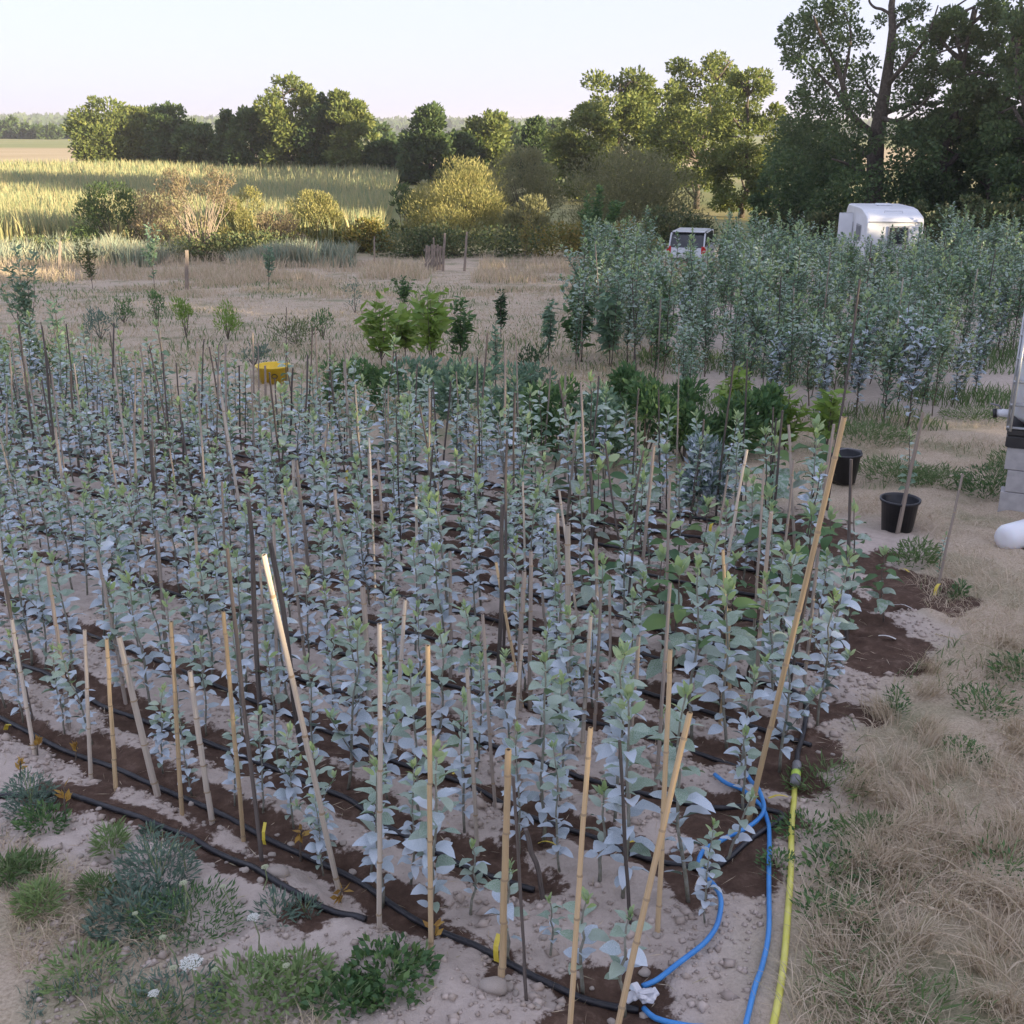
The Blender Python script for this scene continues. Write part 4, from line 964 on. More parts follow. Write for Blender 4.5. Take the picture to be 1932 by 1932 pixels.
# plant tags
def plant_tag(u, v, ln, wd, ang_, mat, label, stand=0., lift=.012):
    p = gp(u, v); st = random.Random(u * 7 + v); mb = MB(); n = 5
    V = []; F = []
    for i in range(n + 1):
        t = i / n - .5; z = .012 * math.cos(t * 3) + st.uniform(0, .004)
        for sy in (-.5, .5):
            for dz in (0, .0018): V.append((t * ln, sy * wd, z + dz))
    for i in range(n):
        a = i * 4; F += [(a + 1, a + 3, a + 7, a + 5), (a, a + 4, a + 6, a + 2), (a, a + 1, a + 5, a + 4), (a + 2, a + 6, a + 7, a + 3)]
    F += [(0, 2, 3, 1), (n * 4, n * 4 + 1, n * 4 + 3, n * 4 + 2)]
    mb.add(V, F); o = mb.build('plant_tag', mat); o.location = (p.x, p.y, float(gz(p.x, p.y)) + lift + stand * ln * .5)
    o.rotation_euler = (rnd.uniform(-.5, -.2), -stand * 1.35, ang_); tag(o, label, 'plant tag'); return o
Yw, Wt = M['tag'], M['tag_white']
for a in [(1033, 1600, .075, .022, -.2, Yw, 'yellow plant tag lying flat by the short dark stub', 0), (1205, 1598, .085, .024, -.35, Yw, 'yellow plant tag lying on the black pipe', 0, .03), (1467, 1515, .085, .018, .15, Yw, 'yellow plant tag lying between black pipe elbow and yellow hose', 0, .02),
          (1394, 1324, .075, .018, .5, Yw, 'yellow plant tag on the soil behind the long orange cane', 0), (1706, 1078, .07, .024, -.8, Yw, 'yellow plant tag lying beside the round-leaved sapling', 0), (1768, 1116, .09, .026, .9, Yw, 'yellow plant tag propped at the lone grey stick', .6),
          (1341, 1012, .09, .026, 1.1, Yw, 'yellow plant tag standing among the back rows near the bucket', .8), (14, 1376, .085, .020, -.8, Yw, 'yellow plant tag leaning at the open row end', .5), (502, 1588, .09, .014, 1.5, Yw, 'narrow yellow tag hanging on the crooked dark stick', .9, .03),
          (940, 1806, .095, .020, 1.3, Yw, 'yellow tag tied low behind the short thick golden cane', .9, .02), (868, 1465, .07, .022, .3, Yw, 'yellow tag half hidden by leaves in the third row', 0, .02), (656, 912, .1, .024, 1.5, Yw, 'yellow tag standing in the back rows', .9), (1600, 1172, .07, .022, 1.4, Yw, 'yellow tag at the foot of the dark stake in the damp patch', .8), (1664, 1145, .05, .014, 1.4, Yw, 'small yellow tag at the foot of the round-leaved sapling', .8),
          (1704, 1138, .12, .024, -.55, Wt, 'white label lying on the damp soil by the round-leaved sapling', 0), (1673, 1209, .10, .030, -.45, Wt, 'white label lying at the edge of the round damp patch', 0), (1608, 1190, .05, .028, .2, Wt, 'white tag at the foot of the dark stake', .3), (1590, 1188, .045, .03, 1.0, Wt, 'crumpled white scrap in the damp patch', .2), (1548, 1015, .08, .03, 1.4, Wt, 'curled white ribbon hanging at the black stick', .7)]:
    plant_tag(*a)
# withered seedlings with orange leaves along the weedy pipe
for (u, v, h, lb) in [(124, 1545, .16, 'withered seedling with orange leaf cluster on the weedy pipe'), (40, 1480, .14, 'withered seedling with orange leaves among the dill-like weeds'), (566, 1612, .15, 'withered brown seedling beside the second pipe'), (70, 1420, .10, 'withered seedling with orange tie by the leaning short cane'), (142, 1425, .09, 'short withered seedling by the second pipe'), (640, 1690, .07, 'stub of a seedling with an orange tie by the bent cane'), (815, 1790, .10, 'orange graft tie on a stub by the reddish cane')]:
    p = gp(u, v); root = empty('withered_seedling', (p.x, p.y, float(gz(p.x, p.y)) - .01)); tag(root, lb, 'seedling', 'withered seedlings')
    mb = MB(); mb.tube([(0, 0, 0), (.004, 0, h * .5), (.012, .004, h)], [.005, .004, .003], 5); mb.build('stem', M['stem_dark'], root)
    n = 9; P_ = np.stack([rng.normal(.008, .006, n), rng.normal(0, .006, n), rng.uniform(h * .55, h, n)], 1)
    V, F = cards(P_, rng.normal(size=(n, 3)) * .5 + np.array([0, 0, .6]), .045, .02); link('withered_leaves', mesh_np('withered_leaves', V, [F]), M['dead_leaf'], root)

# ------------------------------------------------------------------ stones, clods, weeds, grass
def lump(name, seed, mat, jit=.22, sub=1):
    import bmesh
    st = random.Random(seed); bm = bmesh.new(); bmesh.ops.create_icosphere(bm, subdivisions=sub, radius=1)
    for v in bm.verts: v.co *= 1 + st.uniform(-jit, jit); v.co.z *= .62
    me = bpy.data.meshes.new(name); bm.to_mesh(me); bm.free(); me.materials.append(mat); me.shade_smooth(); return me
ST = [lump('stone', i, M['stone'], .2, 2) for i in range(5)]
zones = [('on the soil beside the weedy pipe', (60, 620), (1560, 1720)), ('on the soil below the taped joint', (880, 1380), (1760, 1925)), ('on the bare strip between the drip pipes', (80, 900), (1400, 1660)), ('on the dry earth by the damp patches', (1380, 1700), (1230, 1480))]
for i in range(96):
    zn, (u0, u1), (v0, v1) = zones[i % 4]; p = gp(rnd.uniform(u0, u1), rnd.uniform(v0, v1))
    o = bpy.data.objects.new('stone', ST[i % 5]); COL.objects.link(o); s = rnd.uniform(.007, .019) * (1.6 if rnd.random() < .12 else 1)
    o.location = (p.x, p.y, float(gz(p.x, p.y)) + s * .15); o.scale = (s, s * rnd.uniform(.7, 1), s * rnd.uniform(.7, 1)); o.rotation_euler = (0, 0, rnd.uniform(0, 6)); tag(o, 'small pale stone ' + zn, 'stone', 'stones ' + zn)
for (u, v, s, lb) in [(470, 0, 0, ''), (930, 1868, .05, 'flat stone at the foot of the short thick golden cane'), (955, 1860, .026, 'round stone beside the flat stone at the golden cane'), (525, 1650, .045, 'whitish block of stone by the end of the weedy pipe'), (240, 1618, .03, 'pale round stone among the grey weeds'), (225, 1636, .03, 'second pale round stone among the grey weeds'), (852, 1340, .06, 'large stone lying in the middle rows'), (1180, 1655, .03, 'tan stone near the blue hose curve')]:
    if not s: continue
    p = gp(u, v); o = bpy.data.objects.new('stone', ST[2]); COL.objects.link(o); o.location = (p.x, p.y, float(gz(p.x, p.y)) + s * .2); o.scale = (s, s * .75, s * .8); tag(o, lb, 'stone')
nc = 42000
cx = rng.uniform(-4.2, 2.6, nc); cy = rng.uniform(2.5, 9.5, nc) ** 1.0
k = ((soil_at(cx, cy) > .45) | ((cx * NRM[0] + cy * NRM[1] < 1.95) & (cx < .3))) & (abs(cx) < .55 * cy) & (fbm(cx * 1.7, cy * 1.7, 61) > .36) & (wet_at(cx, cy) < .5); cx, cy = cx[k], cy[k]; n = len(cx)
oct_ = np.array([[1, 0, 0], [-1, 0, 0], [0, 1, 0], [0, -1, 0], [0, 0, .7], [0, 0, -.5]])
of = np.array([[0, 2, 4], [2, 1, 4], [1, 3, 4], [3, 0, 4], [2, 0, 5], [1, 2, 5], [3, 1, 5], [0, 3, 5]])
sz = np.exp(rng.normal(-4.75, .48, n)); V = oct_[None] * (1 + rng.uniform(-.35, .35, (n, 6, 1))) * sz[:, None, None]
th = rng.uniform(0, 6.28, n); c_, s_ = np.cos(th), np.sin(th)
V = np.stack([V[..., 0] * c_[:, None] - V[..., 1] * s_[:, None], V[..., 0] * s_[:, None] + V[..., 1] * c_[:, None], V[..., 2]], -1) + np.stack([cx, cy, gz(cx, cy) + sz * .2], 1)[:, None]
F = (np.arange(n)[:, None, None] * 6 + of[None]).reshape(-1, 3)
M['clod'] = foliage('soil_clod_mix', [(.36, .30, .26), (.46, .385, .335), (.54, .46, .41), (.42, .35, .30)], 0.0, .95)
tag(link('soil_clods', mesh_np('soil_clods', V.reshape(-1, 3), [F]), M['clod']), 'small clods scattered over the tilled soil', 'clods', None, 'stuff')

def grass_patch(name, label, n, xr, yr, keep, h, wd, lean, mat, cat='grass', flatbias=0.):
    x = rng.uniform(*xr, n); y = np.exp(rng.uniform(math.log(yr[0]), math.log(yr[1]), n))
    k = keep(x, y); x, y = x[k], y[k]; n = len(x); hh = h(x, y) * rng.uniform(.5, 1.3, n)
    th = rng.uniform(0, 6.28, n) * .75 + 6.28 * fbm(x * 1.2, y * 1.2, 71, 2) * 1.5; l = rng.uniform(*lean, n) * hh
    V, A, B = blades(np.stack([x, y, gz(x, y) - .005], 1), hh, np.stack([np.cos(th) * l, np.sin(th) * l, np.zeros(n)], 1), wd * rng.uniform(.6, 1.5, n))
    tag(link(name, mesh_np(name, V, [A, B]), mat), label, cat, None, 'stuff')
_hl = [[(p.x, p.y) for p in gpath(q, 0)] for q in ([(1500, 1460), (1493, 1572), (1491, 1656), (1485, 1740), (1478, 1824), (1461, 1932), (1440, 2010)], [(1448, 1548), (1451, 1572), (1450, 1706), (1449, 1773), (1438, 1827), (1424, 1874), (1395, 2000)])]
def off_hose(x, y): return np.minimum(seg_dist(x, y, _hl[0])[0], seg_dist(x, y, _hl[1])[0]) > .035
def rightside(x, y):
    return off_hose(x, y) & (soil_at(x, y) < .35) & (x < .55 * y + .3) & (x > .4) & (x * NRM[0] + y * NRM[1] > 1.9)
grass_patch('dry_grass', 'matted straw-dry grass right of the hoses', 115000, (.5, 7.5), (2.2, 13.5), lambda x, y: rightside(x, y) & (fbm(x * 1.4, y * 1.4, 81) > .33), lambda x, y: .035 + .13 * np.clip(fbm(x * 2.2, y * 2.2, 83) - .35, 0, 1) * 2, .0035, (.4, 2.6), M['straw'])
grass_patch('green_grass_tufts', 'green weeds and grass tufts in the dry grass', 26000, (.5, 7.5), (2.2, 13.5), lambda x, y: rightside(x, y) & (fbm(x * 1.1 + 9, y * 1.1, 85) > .585), lambda x, y: .04 + .09 * fbm(x * 3, y * 3, 87), .0055, (.2, 1.3), M['grass'])
def leftside(x, y): return (x * NRM[0] + y * NRM[1] < 1.95) & (x < .3) & (x > -.56 * y)
grass_patch('corner_dry_grass', 'thin dry grass in the weedy corner', 34000, (-2.6, .3), (2.2, 4.4), lambda x, y: leftside(x, y) & (fbm(x * 1.6, y * 1.6, 91) > .40), lambda x, y: .03 + .05 * fbm(x * 3, y * 3, 93), .003, (.4, 2.4), M['straw_dim'])
grass_patch('corner_green_weeds', 'low green weeds covering the corner below the pipes', 20000, (-2.6, .3), (2.2, 4.2), lambda x, y: leftside(x, y) & (fbm(x * 1.5 + 3, y * 1.5, 95) > .53), lambda x, y: .015 + .06 * fbm(x * 3, y * 3, 97), .004, (.2, 1.4), M['weed_grey'])
# longer bleached stalks with seed heads leaning in from the right
for i, (u, v, tu, tv, dy) in enumerate([(2000, 1290, 1765, 1197, .2), (2010, 1560, 1850, 1480, .1), (2000, 1660, 1770, 1650, .0), (1990, 1720, 1740, 1690, .2), (1990, 1560, 1870, 1455, .0), (1960, 1830, 1700, 1700, .1), (1940, 1880, 1765, 1795, -.1), (1900, 1830, 1730, 1760, .1), (2000, 1500, 1880, 1375, .1), (1990, 1790, 1800, 1640, .1), (1880, 1700, 1690, 1600, .2), (1990, 1880, 1810, 1700, .1), (1700, 1560, 1640, 1490, .2), (2010, 1400, 1890, 1330, .1)]):
    b = gp(u, v); e = xz(tu, tv, b.y + dy); b.z = float(gz(b.x, b.y)); e.z = max(e.z, float(gz(e.x, e.y)) + .03); root = empty('grass_stalk', b); tag(root, 'long bleached grass stalk with seed head bending over the dry grass', 'grass stalk', 'long grass stalks')
    md = b.lerp(e, .5) + Vector((0, 0, .06)); P = smooth_path([Vector((0, 0, 0)), md - b, e - b], 5)
    mb = MB(); mb.tube(P, [.0028 * (1 - .06 * j) for j in range(len(P))], 4); mb.build('stalk', M['straw'], root)
    d = (P[-1] - P[-3]).normalized(); n = 60; t = rng.uniform(0, .11, n); Pn = np.array(P[-1])[None] - np.array(d)[None] * t[:, None] + rng.normal(0, .002, (n, 3))
    V, F = cards(Pn, np.array(d)[None] + rng.normal(0, .35, (n, 3)), .016, .005); link('seed_head', mesh_np('seed_head', V, [F]), M['straw'], root)
for i in range(70):                                  # loose tussocks of dry grass
    u, v = rnd.uniform(1520, 1930), rnd.uniform(1180, 1925); p = gp(u, v)
    if soil_at(p.x, p.y) > .3: continue
    n = 130; q = rng.normal(0, .035, (n, 2)); x = p.x + q[:, 0]; y = p.y + q[:, 1]; hh = rng.uniform(.05, .17, n)
    th = math.atan2(q[0, 1], q[0, 0]) + rng.normal(0, .8, n) + rnd.uniform(0, 6); L = np.stack([np.cos(th), np.sin(th), 0 * th], 1) * (hh * rng.uniform(.3, 1.4, n))[:, None]
    V, A, B = blades(np.stack([x, y, gz(x, y) - .004], 1) - np.array(p), hh, L, rng.uniform(.0025, .0045, n))
    o = link('dry_tussock', mesh_np('dry_tussock', V, [A, B]), M['straw']); o.location = p; tag(o, 'straw-coloured grass tussock in the dry grass right of the yellow hose', 'tussock', 'dry tussocks')

def weed(label, u, v, rad, h, n, mat, ls, nar=.35, up=.6, name='weed_clump', flat=1.0):
    if u > 1440 and v > 1250: n = int(n * .6); ls *= .8; h *= .85; rad *= 1.1
    p = gp(u, v); z0 = float(gz(p.x, p.y)); root = empty(name, (p.x, p.y, z0)); tag(root, label, 'weed')
    a = rng.uniform(0, 6.28, n); r_ = rad * np.sqrt(rng.uniform(0, 1, n)); zz = rng.uniform(.0, 1, n) ** 1.2 * h * (1 - .5 * r_ / rad)
    P_ = np.stack([r_ * np.cos(a), r_ * np.sin(a), zz], 1); P_[:, 2] += gz(p.x + P_[:, 0], p.y + P_[:, 1]) - z0
    D = np.stack([np.cos(a), np.sin(a), 0 * a], 1) * (.3 + r_ / rad)[:, None] * .7 + rng.normal(size=(n, 3)) * .45 + np.array([0, 0, up])
    s = ls * rng.uniform(.6, 1.3, n); V, F = cards(P_, D, s, s * nar); link('foliage', mesh_np('foliage', V, [F]), M[mat], root)
    mb = MB(); ns = max(3, int(rad * 40))
    for i in range(ns):
        t = rnd.uniform(0, 6.28); q = rad * rnd.uniform(.1, .7)
        mb.tube([(0, 0, 0), (q * .5 * math.cos(t), q * .5 * math.sin(t), h * .5), (q * math.cos(t), q * math.sin(t), h * .9)], [.003, .0022, .0012], 4)
    mb.build('stems', M['stem_green'], root)
    return root
for a in [('feathery grey-green weed standing tall in the corner', 300, 1660, .14, .22, 900, 'weed_grey', .035, .22), ('sprawling grey-green weed below the tall feathery one', 260, 1730, .17, .09, 800, 'weed_grey', .035, .3), ('dark feathery weed patch under the white flowers', 350, 1740, .2, .10, 1000, 'leaf_green', .03, .2), ('broad-leaved dark green clump below the second pipe', 735, 1850, .15, .10, 520, 'leaf_green', .034, .55),
          ('broad-leaved clump at the lower edge of the soil', 650, 1890, .12, .08, 300, 'leaf_green', .034, .55), ('lime-green cut-leaved weed beside the broad-leaved clump', 480, 1885, .18, .10, 700, 'weed_lime', .032, .35), ('lime-green weed sprig left of the cut-leaved weed', 560, 1850, .12, .10, 300, 'weed_lime', .04, .3),
          ('bright green grass tuft beside the grey weed', 210, 1600, .05, .09, 220, 'weed_lime', .06, .12), ('bright green grass tuft at the open edge', 75, 1715, .07, .09, 420, 'weed_lime', .05, .14), ('green grass tuft beside the bright tuft', 185, 1690, .06, .07, 300, 'grass', .045, .14), ('small green weed tuft above the bright tuft', 60, 1650, .09, .07, 300, 'grass', .04, .16), ('second green weed tuft toward the pipe', 20, 1660, .09, .09, 300, 'grass', .06, .15),
          ('dill-like bushy weed on the weedy pipe', 60, 1530, .10, .22, 700, 'weed_grey', .03, .25), ('low grey weed at the foot of the dill-like weed', 80, 1560, .10, .10, 300, 'leaf_green', .035, .3), ('tiny weed between tuft and pipe', 285, 1580, .04, .05, 90, 'weed_grey', .03, .3),
          ('bottom weed patch of narrow grey leaves', 330, 1900, .15, .09, 500, 'weed_grey', .032, .2), ('bottom patch of green narrow leaves', 250, 1950, .15, .10, 400, 'grass', .045, .15), ('yellowing weed patch at the open edge', 150, 1830, .14, .07, 350, 'weed_lime', .035, .25), ('small weed sprigs below the end of the weedy pipe', 520, 1730, .08, .08, 160, 'weed_grey', .035, .25), ('weed sprig beside the pipe end', 575, 1722, .05, .06, 100, 'weed_grey', .03, .25),
          ('leafy weeds along the inside of the yellow hose', 1465, 1640, .07, .09, 260, 'leaf_green', .03, .4), ('leafy weeds beside the middle of the yellow hose', 1525, 1570, .12, .09, 420, 'leaf_green', .035, .35), ('green clump in dry grass beside the yellow hose', 1585, 1650, .14, .09, 450, 'leaf_green', .04, .4), ('grassy green clump right of the yellow hose coupling', 1560, 1480, .16, .10, 500, 'grass', .06, .14), ('green leafy clump by the hose in the grass', 1570, 1740, .12, .10, 400, 'leaf_green', .05, .25), ('tuft of green leaves near the bare patch', 1640, 1570, .12, .08, 350, 'grass', .05, .2),
          ('upright weed with narrow leaves in the dry grass', 1690, 1340, .06, .22, 320, 'leaf_green', .04, .25), ('weed clump behind the upright weed', 1860, 1330, .16, .14, 500, 'leaf_green', .045, .3), ('leafy weed at the right of the dry grass', 1920, 1280, .14, .18, 500, 'leaf_green', .045, .35), ('large weed clump beside the concrete blocks', 1870, 930, .30, .30, 1300, 'leaf_green', .05, .2), ('weed clump under the water tank edge', 1905, 890, .2, .3, 700, 'grass', .06, .15), ('dark weed behind the round-leaved sapling', 1725, 1060, .16, .18, 500, 'grass', .06, .18), ('green weed below the lone grey stick', 1810, 1120, .05, .14, 160, 'leaf_green', .04, .25), ('low weeds near the wooden lath', 1760, 910, .3, .16, 800, 'grass', .06, .16), ('low weeds before the tall nursery', 1640, 830, .45, .20, 1200, 'grass', .07, .15), ('weeds at the edge of the tall nursery', 1840, 790, .4, .16, 900, 'grass', .06, .15), ('tangled grass behind the black bucket', 1690, 900, .35, .18, 1000, 'grass', .07, .12), ('leafy weed in the dry grass near the stalks', 1820, 1430, .1, .1, 300, 'leaf_green', .035, .35), ('green sprigs among the long stalks', 1900, 1650, .12, .16, 300, 'leaf_green', .04, .25), ('dark weeds at the lower edge of the grass', 1640, 1890, .2, .12, 600, 'grass', .06, .14), ('mixed weeds at the grass corner', 1730, 1920, .2, .12, 500, 'grass', .06, .14)]:
    weed(*a)
def umbel(u, v, r_, mat, label, hgt):
    """wild carrot: stalk, rays and a domed head of florets"""
    b = gp(u, v); y = b.y - hgt * .85; head = xz(u, v, y); x = head.x + rnd.uniform(-.03, .03); z0 = float(gz(x, y + .03))
    root = empty('wild_carrot', (x, y + .03, z0)); tag(root, label, 'flower'); top = head - Vector((x, y + .03, z0)); c = top - Vector((0, 0, r_ * .9))
    mb = MB(); mb.tube([(0, 0, 0), c * .5 + Vector((.01, 0, 0)), c], [.003, .0025, .002], 5)
    n = 34; hd = []
    for i in range(n):
        q = math.sqrt((i + .5) / n); a = i * 2.4; e = top + Vector((math.cos(a) * q * r_, math.sin(a) * q * r_, -.25 * r_ * q * q)); mb.tube([c, e], [.0008, .0006], 3); hd.append(e)
    mb.build('stalk', M['stem_green'], root)
    P_ = np.repeat(np.array(hd), 14, 0); m_ = len(P_); P_ = P_ + rng.normal(0, r_ * .075, (m_, 3)) * np.array([1, 1, .35])
    V, F = cards(P_, rng.normal(size=(m_, 3)) * np.array([1, 1, .25]), r_ * .16, r_ * .13, .05, np.tile(np.array([[0, 0, 1.]]), (m_, 1)) + rng.normal(0, .2, (m_, 3))); link('umbel', mesh_np('umbel', V, [F]), M[mat], root)
for u, v, r_, mt, lb, h in [(360, 1812, .034, 'white_floret', 'large white wild carrot flower above the corner weeds', .3), (478, 1728, .020, 'white_floret', 'white wild carrot flower near the end of the weedy pipe', .25), (290, 1872, .016, 'white_floret', 'small white wild carrot flower at the lower edge', .25), (327, 1824, .012, 'cream_floret', 'cream bud beside the large white wild carrot', .25), (307, 1767, .012, 'cream_floret', 'cream bud above the large white wild carrot', .25), (346, 1664, .014, 'cream_floret', 'cream wild carrot bud on the feathery weed', .3), (420, 1671, .011, 'cream_floret', 'cream bud right of the feathery weed', .25), (500, 1634, .014, 'cream_floret', 'round cream bud on thin stalk over the pipe', .25), (333, 1594, .011, 'cream_floret', 'cream bud at the top of the feathery weed', .25), (405, 1828, .010, 'cream_floret', 'tiny cream bud right of the large white flower', .2), (255, 1722, .010, 'cream_floret', 'tiny cream bud on the sprawling grey weed', .2), (540, 1820, .012, 'cream_floret', 'pale bud over the lime-green weed', .2)]:
    umbel(u, v, r_, mt, lb, h)

# ------------------------------------------------------------------ green shrubs and mixed young plants between bed and nursery
def shrub(label, u, v, hw, vt, mat, n, ls, nar=.45, up=.5, name='young_shrub', stem='stem_dark', group=None, ns=6):
    b = gp(u, v); t = xz(u, vt, b.y); H = t.z - float(gz(b.x, b.y)); rad = abs(xz(u + hw, vt, b.y).x - t.x)
    root = empty(name, (b.x, b.y, float(gz(b.x, b.y)) - .01)); tag(root, label, 'shrub', group)
    st = np.random.default_rng(int(u * 13 + v)); K = 14; a = st.uniform(0, 6.28, K); q = rad * np.sqrt(st.uniform(.05, 1, K)) * .8; z = H * st.uniform(.25, .95, K)
    Cc = np.stack([q * np.cos(a), q * np.sin(a), z], 1); Cc[0] = (0, 0, H * .88); rc = np.full(K, max(rad * .38, .10)) * st.uniform(.7, 1.25, K)
    V, F = cloud(Cc, rc, n, ls, up, 1.0, np.array([0, 0, H * .2]), nar); V[:, 2] = np.maximum(V[:, 2], .01)
    link('foliage', mesh_np('foliage', V, [F]), M[mat], root); mb = MB()
    for k in range(ns):
        c = Vector(Cc[k]); mb.tube([(0, 0, 0), c * .5 + Vector((0, 0, H * .08)), c], [.009, .006, .003], 5)
    mb.build('stem', M[stem], root); return root
def big_leaf(label, u, v, vt, hw, mat, n, ls, name='young_tree', nar=.36, cat='young tree', bare=.25, up=.25, group=None, stem='stem_dark', lean=0.):
    """slim plant with leaves spread along several upright shoots"""
    b = gp(u, v); t = xz(u, vt, b.y); H = t.z - float(gz(b.x, b.y)); rad = abs(xz(u + hw, vt, b.y).x - t.x)
    root = empty(name, (b.x, b.y, float(gz(b.x, b.y)) - .01)); tag(root, label, cat, group); st = np.random.default_rng(int(u * 7 + v * 3)); mb = MB(); PP = []; DD = []
    for k in range(max(2, int(4 + rad * 8))):
        a = st.uniform(0, 6.28); q = rad * st.uniform(.1, .9) if k else 0; top = Vector((q * math.cos(a), q * math.sin(a), H * (st.uniform(.62, 1) if k else 1))); base = Vector((0, 0, H * st.uniform(.05, bare + .1)))
        P_ = [Vector((0, 0, 0)), base, base.lerp(top, .5) + Vector((top.x * .15, top.y * .15, 0)), top]; mb.tube(P_, [.010, .008, .005, .002], 5)
        m_ = n // 6
        for j in range(m_):
            f = st.uniform(.15, 1); PP.append(base.lerp(top, f)); aa = st.uniform(0, 6.28); DD.append((math.cos(aa), math.sin(aa), up + st.normal() * .4))
    V, F = cards(np.array(PP) + st.normal(0, ls * .15, (len(PP), 3)), np.array(DD), ls * st.uniform(.6, 1.25, len(PP)), ls * nar)
    link('foliage', mesh_np('foliage', V, [F]), M[mat], root); mb.build('stem', M[stem], root); return root
SG = 'green shrubs behind the sapling bed'
shrub('variegated shrub with whitish leaves in front of the green shrubs', 1335, 965, 44, 830, 'leaf_silver', 1100, .075, .5)
for a in [(1050, 868, 62, 735, 'leaf_green', 1500, .075, 'dense small-leaved shrub at the middle of the shrub row'), (1130, 880, 60, 740, 'leaf_blue', 1500, .075, 'grey-green shrub right of the middle of the shrub row'), (1215, 875, 60, 728, 'leaf_green', 1500, .075, 'dense shrub before the drooping lime-leaved tree'), (1290, 868, 62, 735, 'leaf_green', 1500, .08, 'shrub under the drooping lime-leaved tree'), (1370, 862, 60, 755, 'leaf_green', 1300, .085, 'low shrub at the nursery end of the shrub row'), (1440, 850, 50, 745, 'leaf_green', 900, .085, 'last shrub of the row towards the black buckets'),
          (965, 850, 60, 730, 'leaf_blue', 1200, .08, 'grey-green shrub behind the two-tone cane'), (880, 830, 60, 690, 'leaf_blue', 1200, .08, 'tall grey-green shrub below the lime chestnut leaves'), (800, 800, 50, 680, 'leaf_blue', 900, .08, 'loose grey-green shrub left of the middle of the row'), (720, 790, 50, 690, 'leaf_green', 900, .08, 'loose green shrub at the open end of the row'), (1180, 800, 50, 690, 'leaf_green', 800, .09, 'shrub behind the dense row'), (1000, 790, 50, 690, 'leaf_blue', 800, .08, 'grey-green shrub behind the two-tone cane and the row'), (650, 770, 36, 690, 'leaf_green', 500, .08, 'small shrub at the back corner of the bed')]:
    u, v, hw, vt, mt, n, ls, lb = a; shrub(lb, u, v, hw, vt, mt, n, ls, group=SG)
for a in [('lime-green chestnut sapling with long leaves, tallest of three', 815, 700, 540, 58, 'leaf_lime', 170, .27), ('lime-green chestnut sapling next to the tallest', 720, 690, 560, 52, 'leaf_lime', 150, .25), ('low lime-green chestnut sapling spreading wide', 765, 680, 585, 64, 'leaf_lime', 150, .25), ('green long-leaved sapling behind the chestnuts', 870, 690, 560, 30, 'leaf_green', 240, .17), ('dark-leaved slim tree right of the chestnuts', 945, 640, 545, 20, 'leaf_dark', 260, .13), ('drooping long-leaved sapling with dark green leaves', 1090, 680, 530, 40, 'leaf_green', 260, .24), ('second drooping long-leaved sapling', 1150, 690, 540, 36, 'leaf_blue', 240, .22), ('grey-green slim sapling beside the drooping ones', 1035, 680, 560, 26, 'leaf_blue', 240, .14),
          ('bright lime-leaved tree with drooping crown over the shrubs', 1385, 820, 690, 48, 'leaf_lime', 260, .17), ('lime-leaved sapling low in the shrub row end', 1480, 850, 745, 44, 'leaf_lime', 220, .17), ('second lime-leaved sapling at the shrub row end', 1560, 850, 738, 36, 'leaf_lime', 200, .17), ('small tree with clipped round head on the meadow', 762, 580, 522, 26, 'leaf_green', 420, .12), ('slender leafless-based sapling in the shrub row', 935, 760, 600, 18, 'leaf_blue', 160, .12)]:
    lb, u, v, vt, hw, mt, n, ls = a; big_leaf(lb, u, v, vt, hw, mt, n, ls, name='chestnut_sapling' if 'chestnut' in lb else 'young_tree', up=-.15 if 'droop' in lb else .25)
# plants of the meadow at the left
for a in [('tall grey olive-like sapling at the meadow edge', 62, 690, 470, 42, 'leaf_blue', 520, .13), ('second grey sapling beside the olive-like one', 125, 740, 560, 22, 'leaf_blue', 200, .12), ('slim young tree on the meadow near the marsh', 292, 545, 420, 22, 'leaf_blue', 260, .16), ('slim bare-stemmed sapling on the dry grass', 508, 545, 465, 26, 'leaf_blue', 200, .15), ('pale sapling right of the dark shrub', 175, 545, 448, 26, 'bramble', 260, .16), ('leaning young tree with yellowing leaves by the bracken', 990, 500, 395, 22, 'bracken', 260, .16), ('young green tree with feathery crown on the meadow', 1128, 512, 352, 52, 'leaf_green', 1500, .20), ('young hedging plant right of the feathery tree', 1185, 470, 400, 16, 'leaf_green', 160, .15)]:
    lb, u, v, vt, hw, mt, n, ls = a; big_leaf(lb, u, v, vt, hw, mt, n, ls, nar=.3, up=.5, bare=.4)
for (lb, u, v, hw, vt, mt, n) in [('small dark conifer bush on the meadow', 352, 640, 20, 566, 'leaf_lime', 600), ('pair of small bright bushes next to the conifer bush', 430, 640, 32, 572, 'leaf_lime', 700), ('feathery asparagus-like plant on the meadow', 298, 615, 14, 550, 'leaf_green', 400), ('second feathery plant on the meadow', 235, 610, 20, 565, 'leaf_green', 400), ('dark low juniper by the leaning sticks', 90, 715, 34, 650, 'leaf_dark', 700), ('dark low juniper at the very edge of the meadow', 0, 700, 22, 640, 'leaf_dark', 400), ('grey weedy bush on the meadow', 190, 640, 34, 585, 'weed_grey', 500), ('low weedy bush in the bare patch of the meadow', 560, 650, 60, 610, 'bramble', 500), ('green weeds behind the yellow tub', 610, 640, 30, 590, 'leaf_green', 300), ('tall weed on the meadow left of the chestnuts', 670, 590, 22, 535, 'weed_grey', 200), ('bush of weeds before the drooping saplings', 1010, 720, 40, 660, 'leaf_dark', 400), ('low weeds in front of the bare meadow patch', 480, 690, 30, 655, 'weed_grey', 260)]:
    shrub(lb, u, v, hw, vt, mt, n, .07, .3, .9, name='meadow_bush')

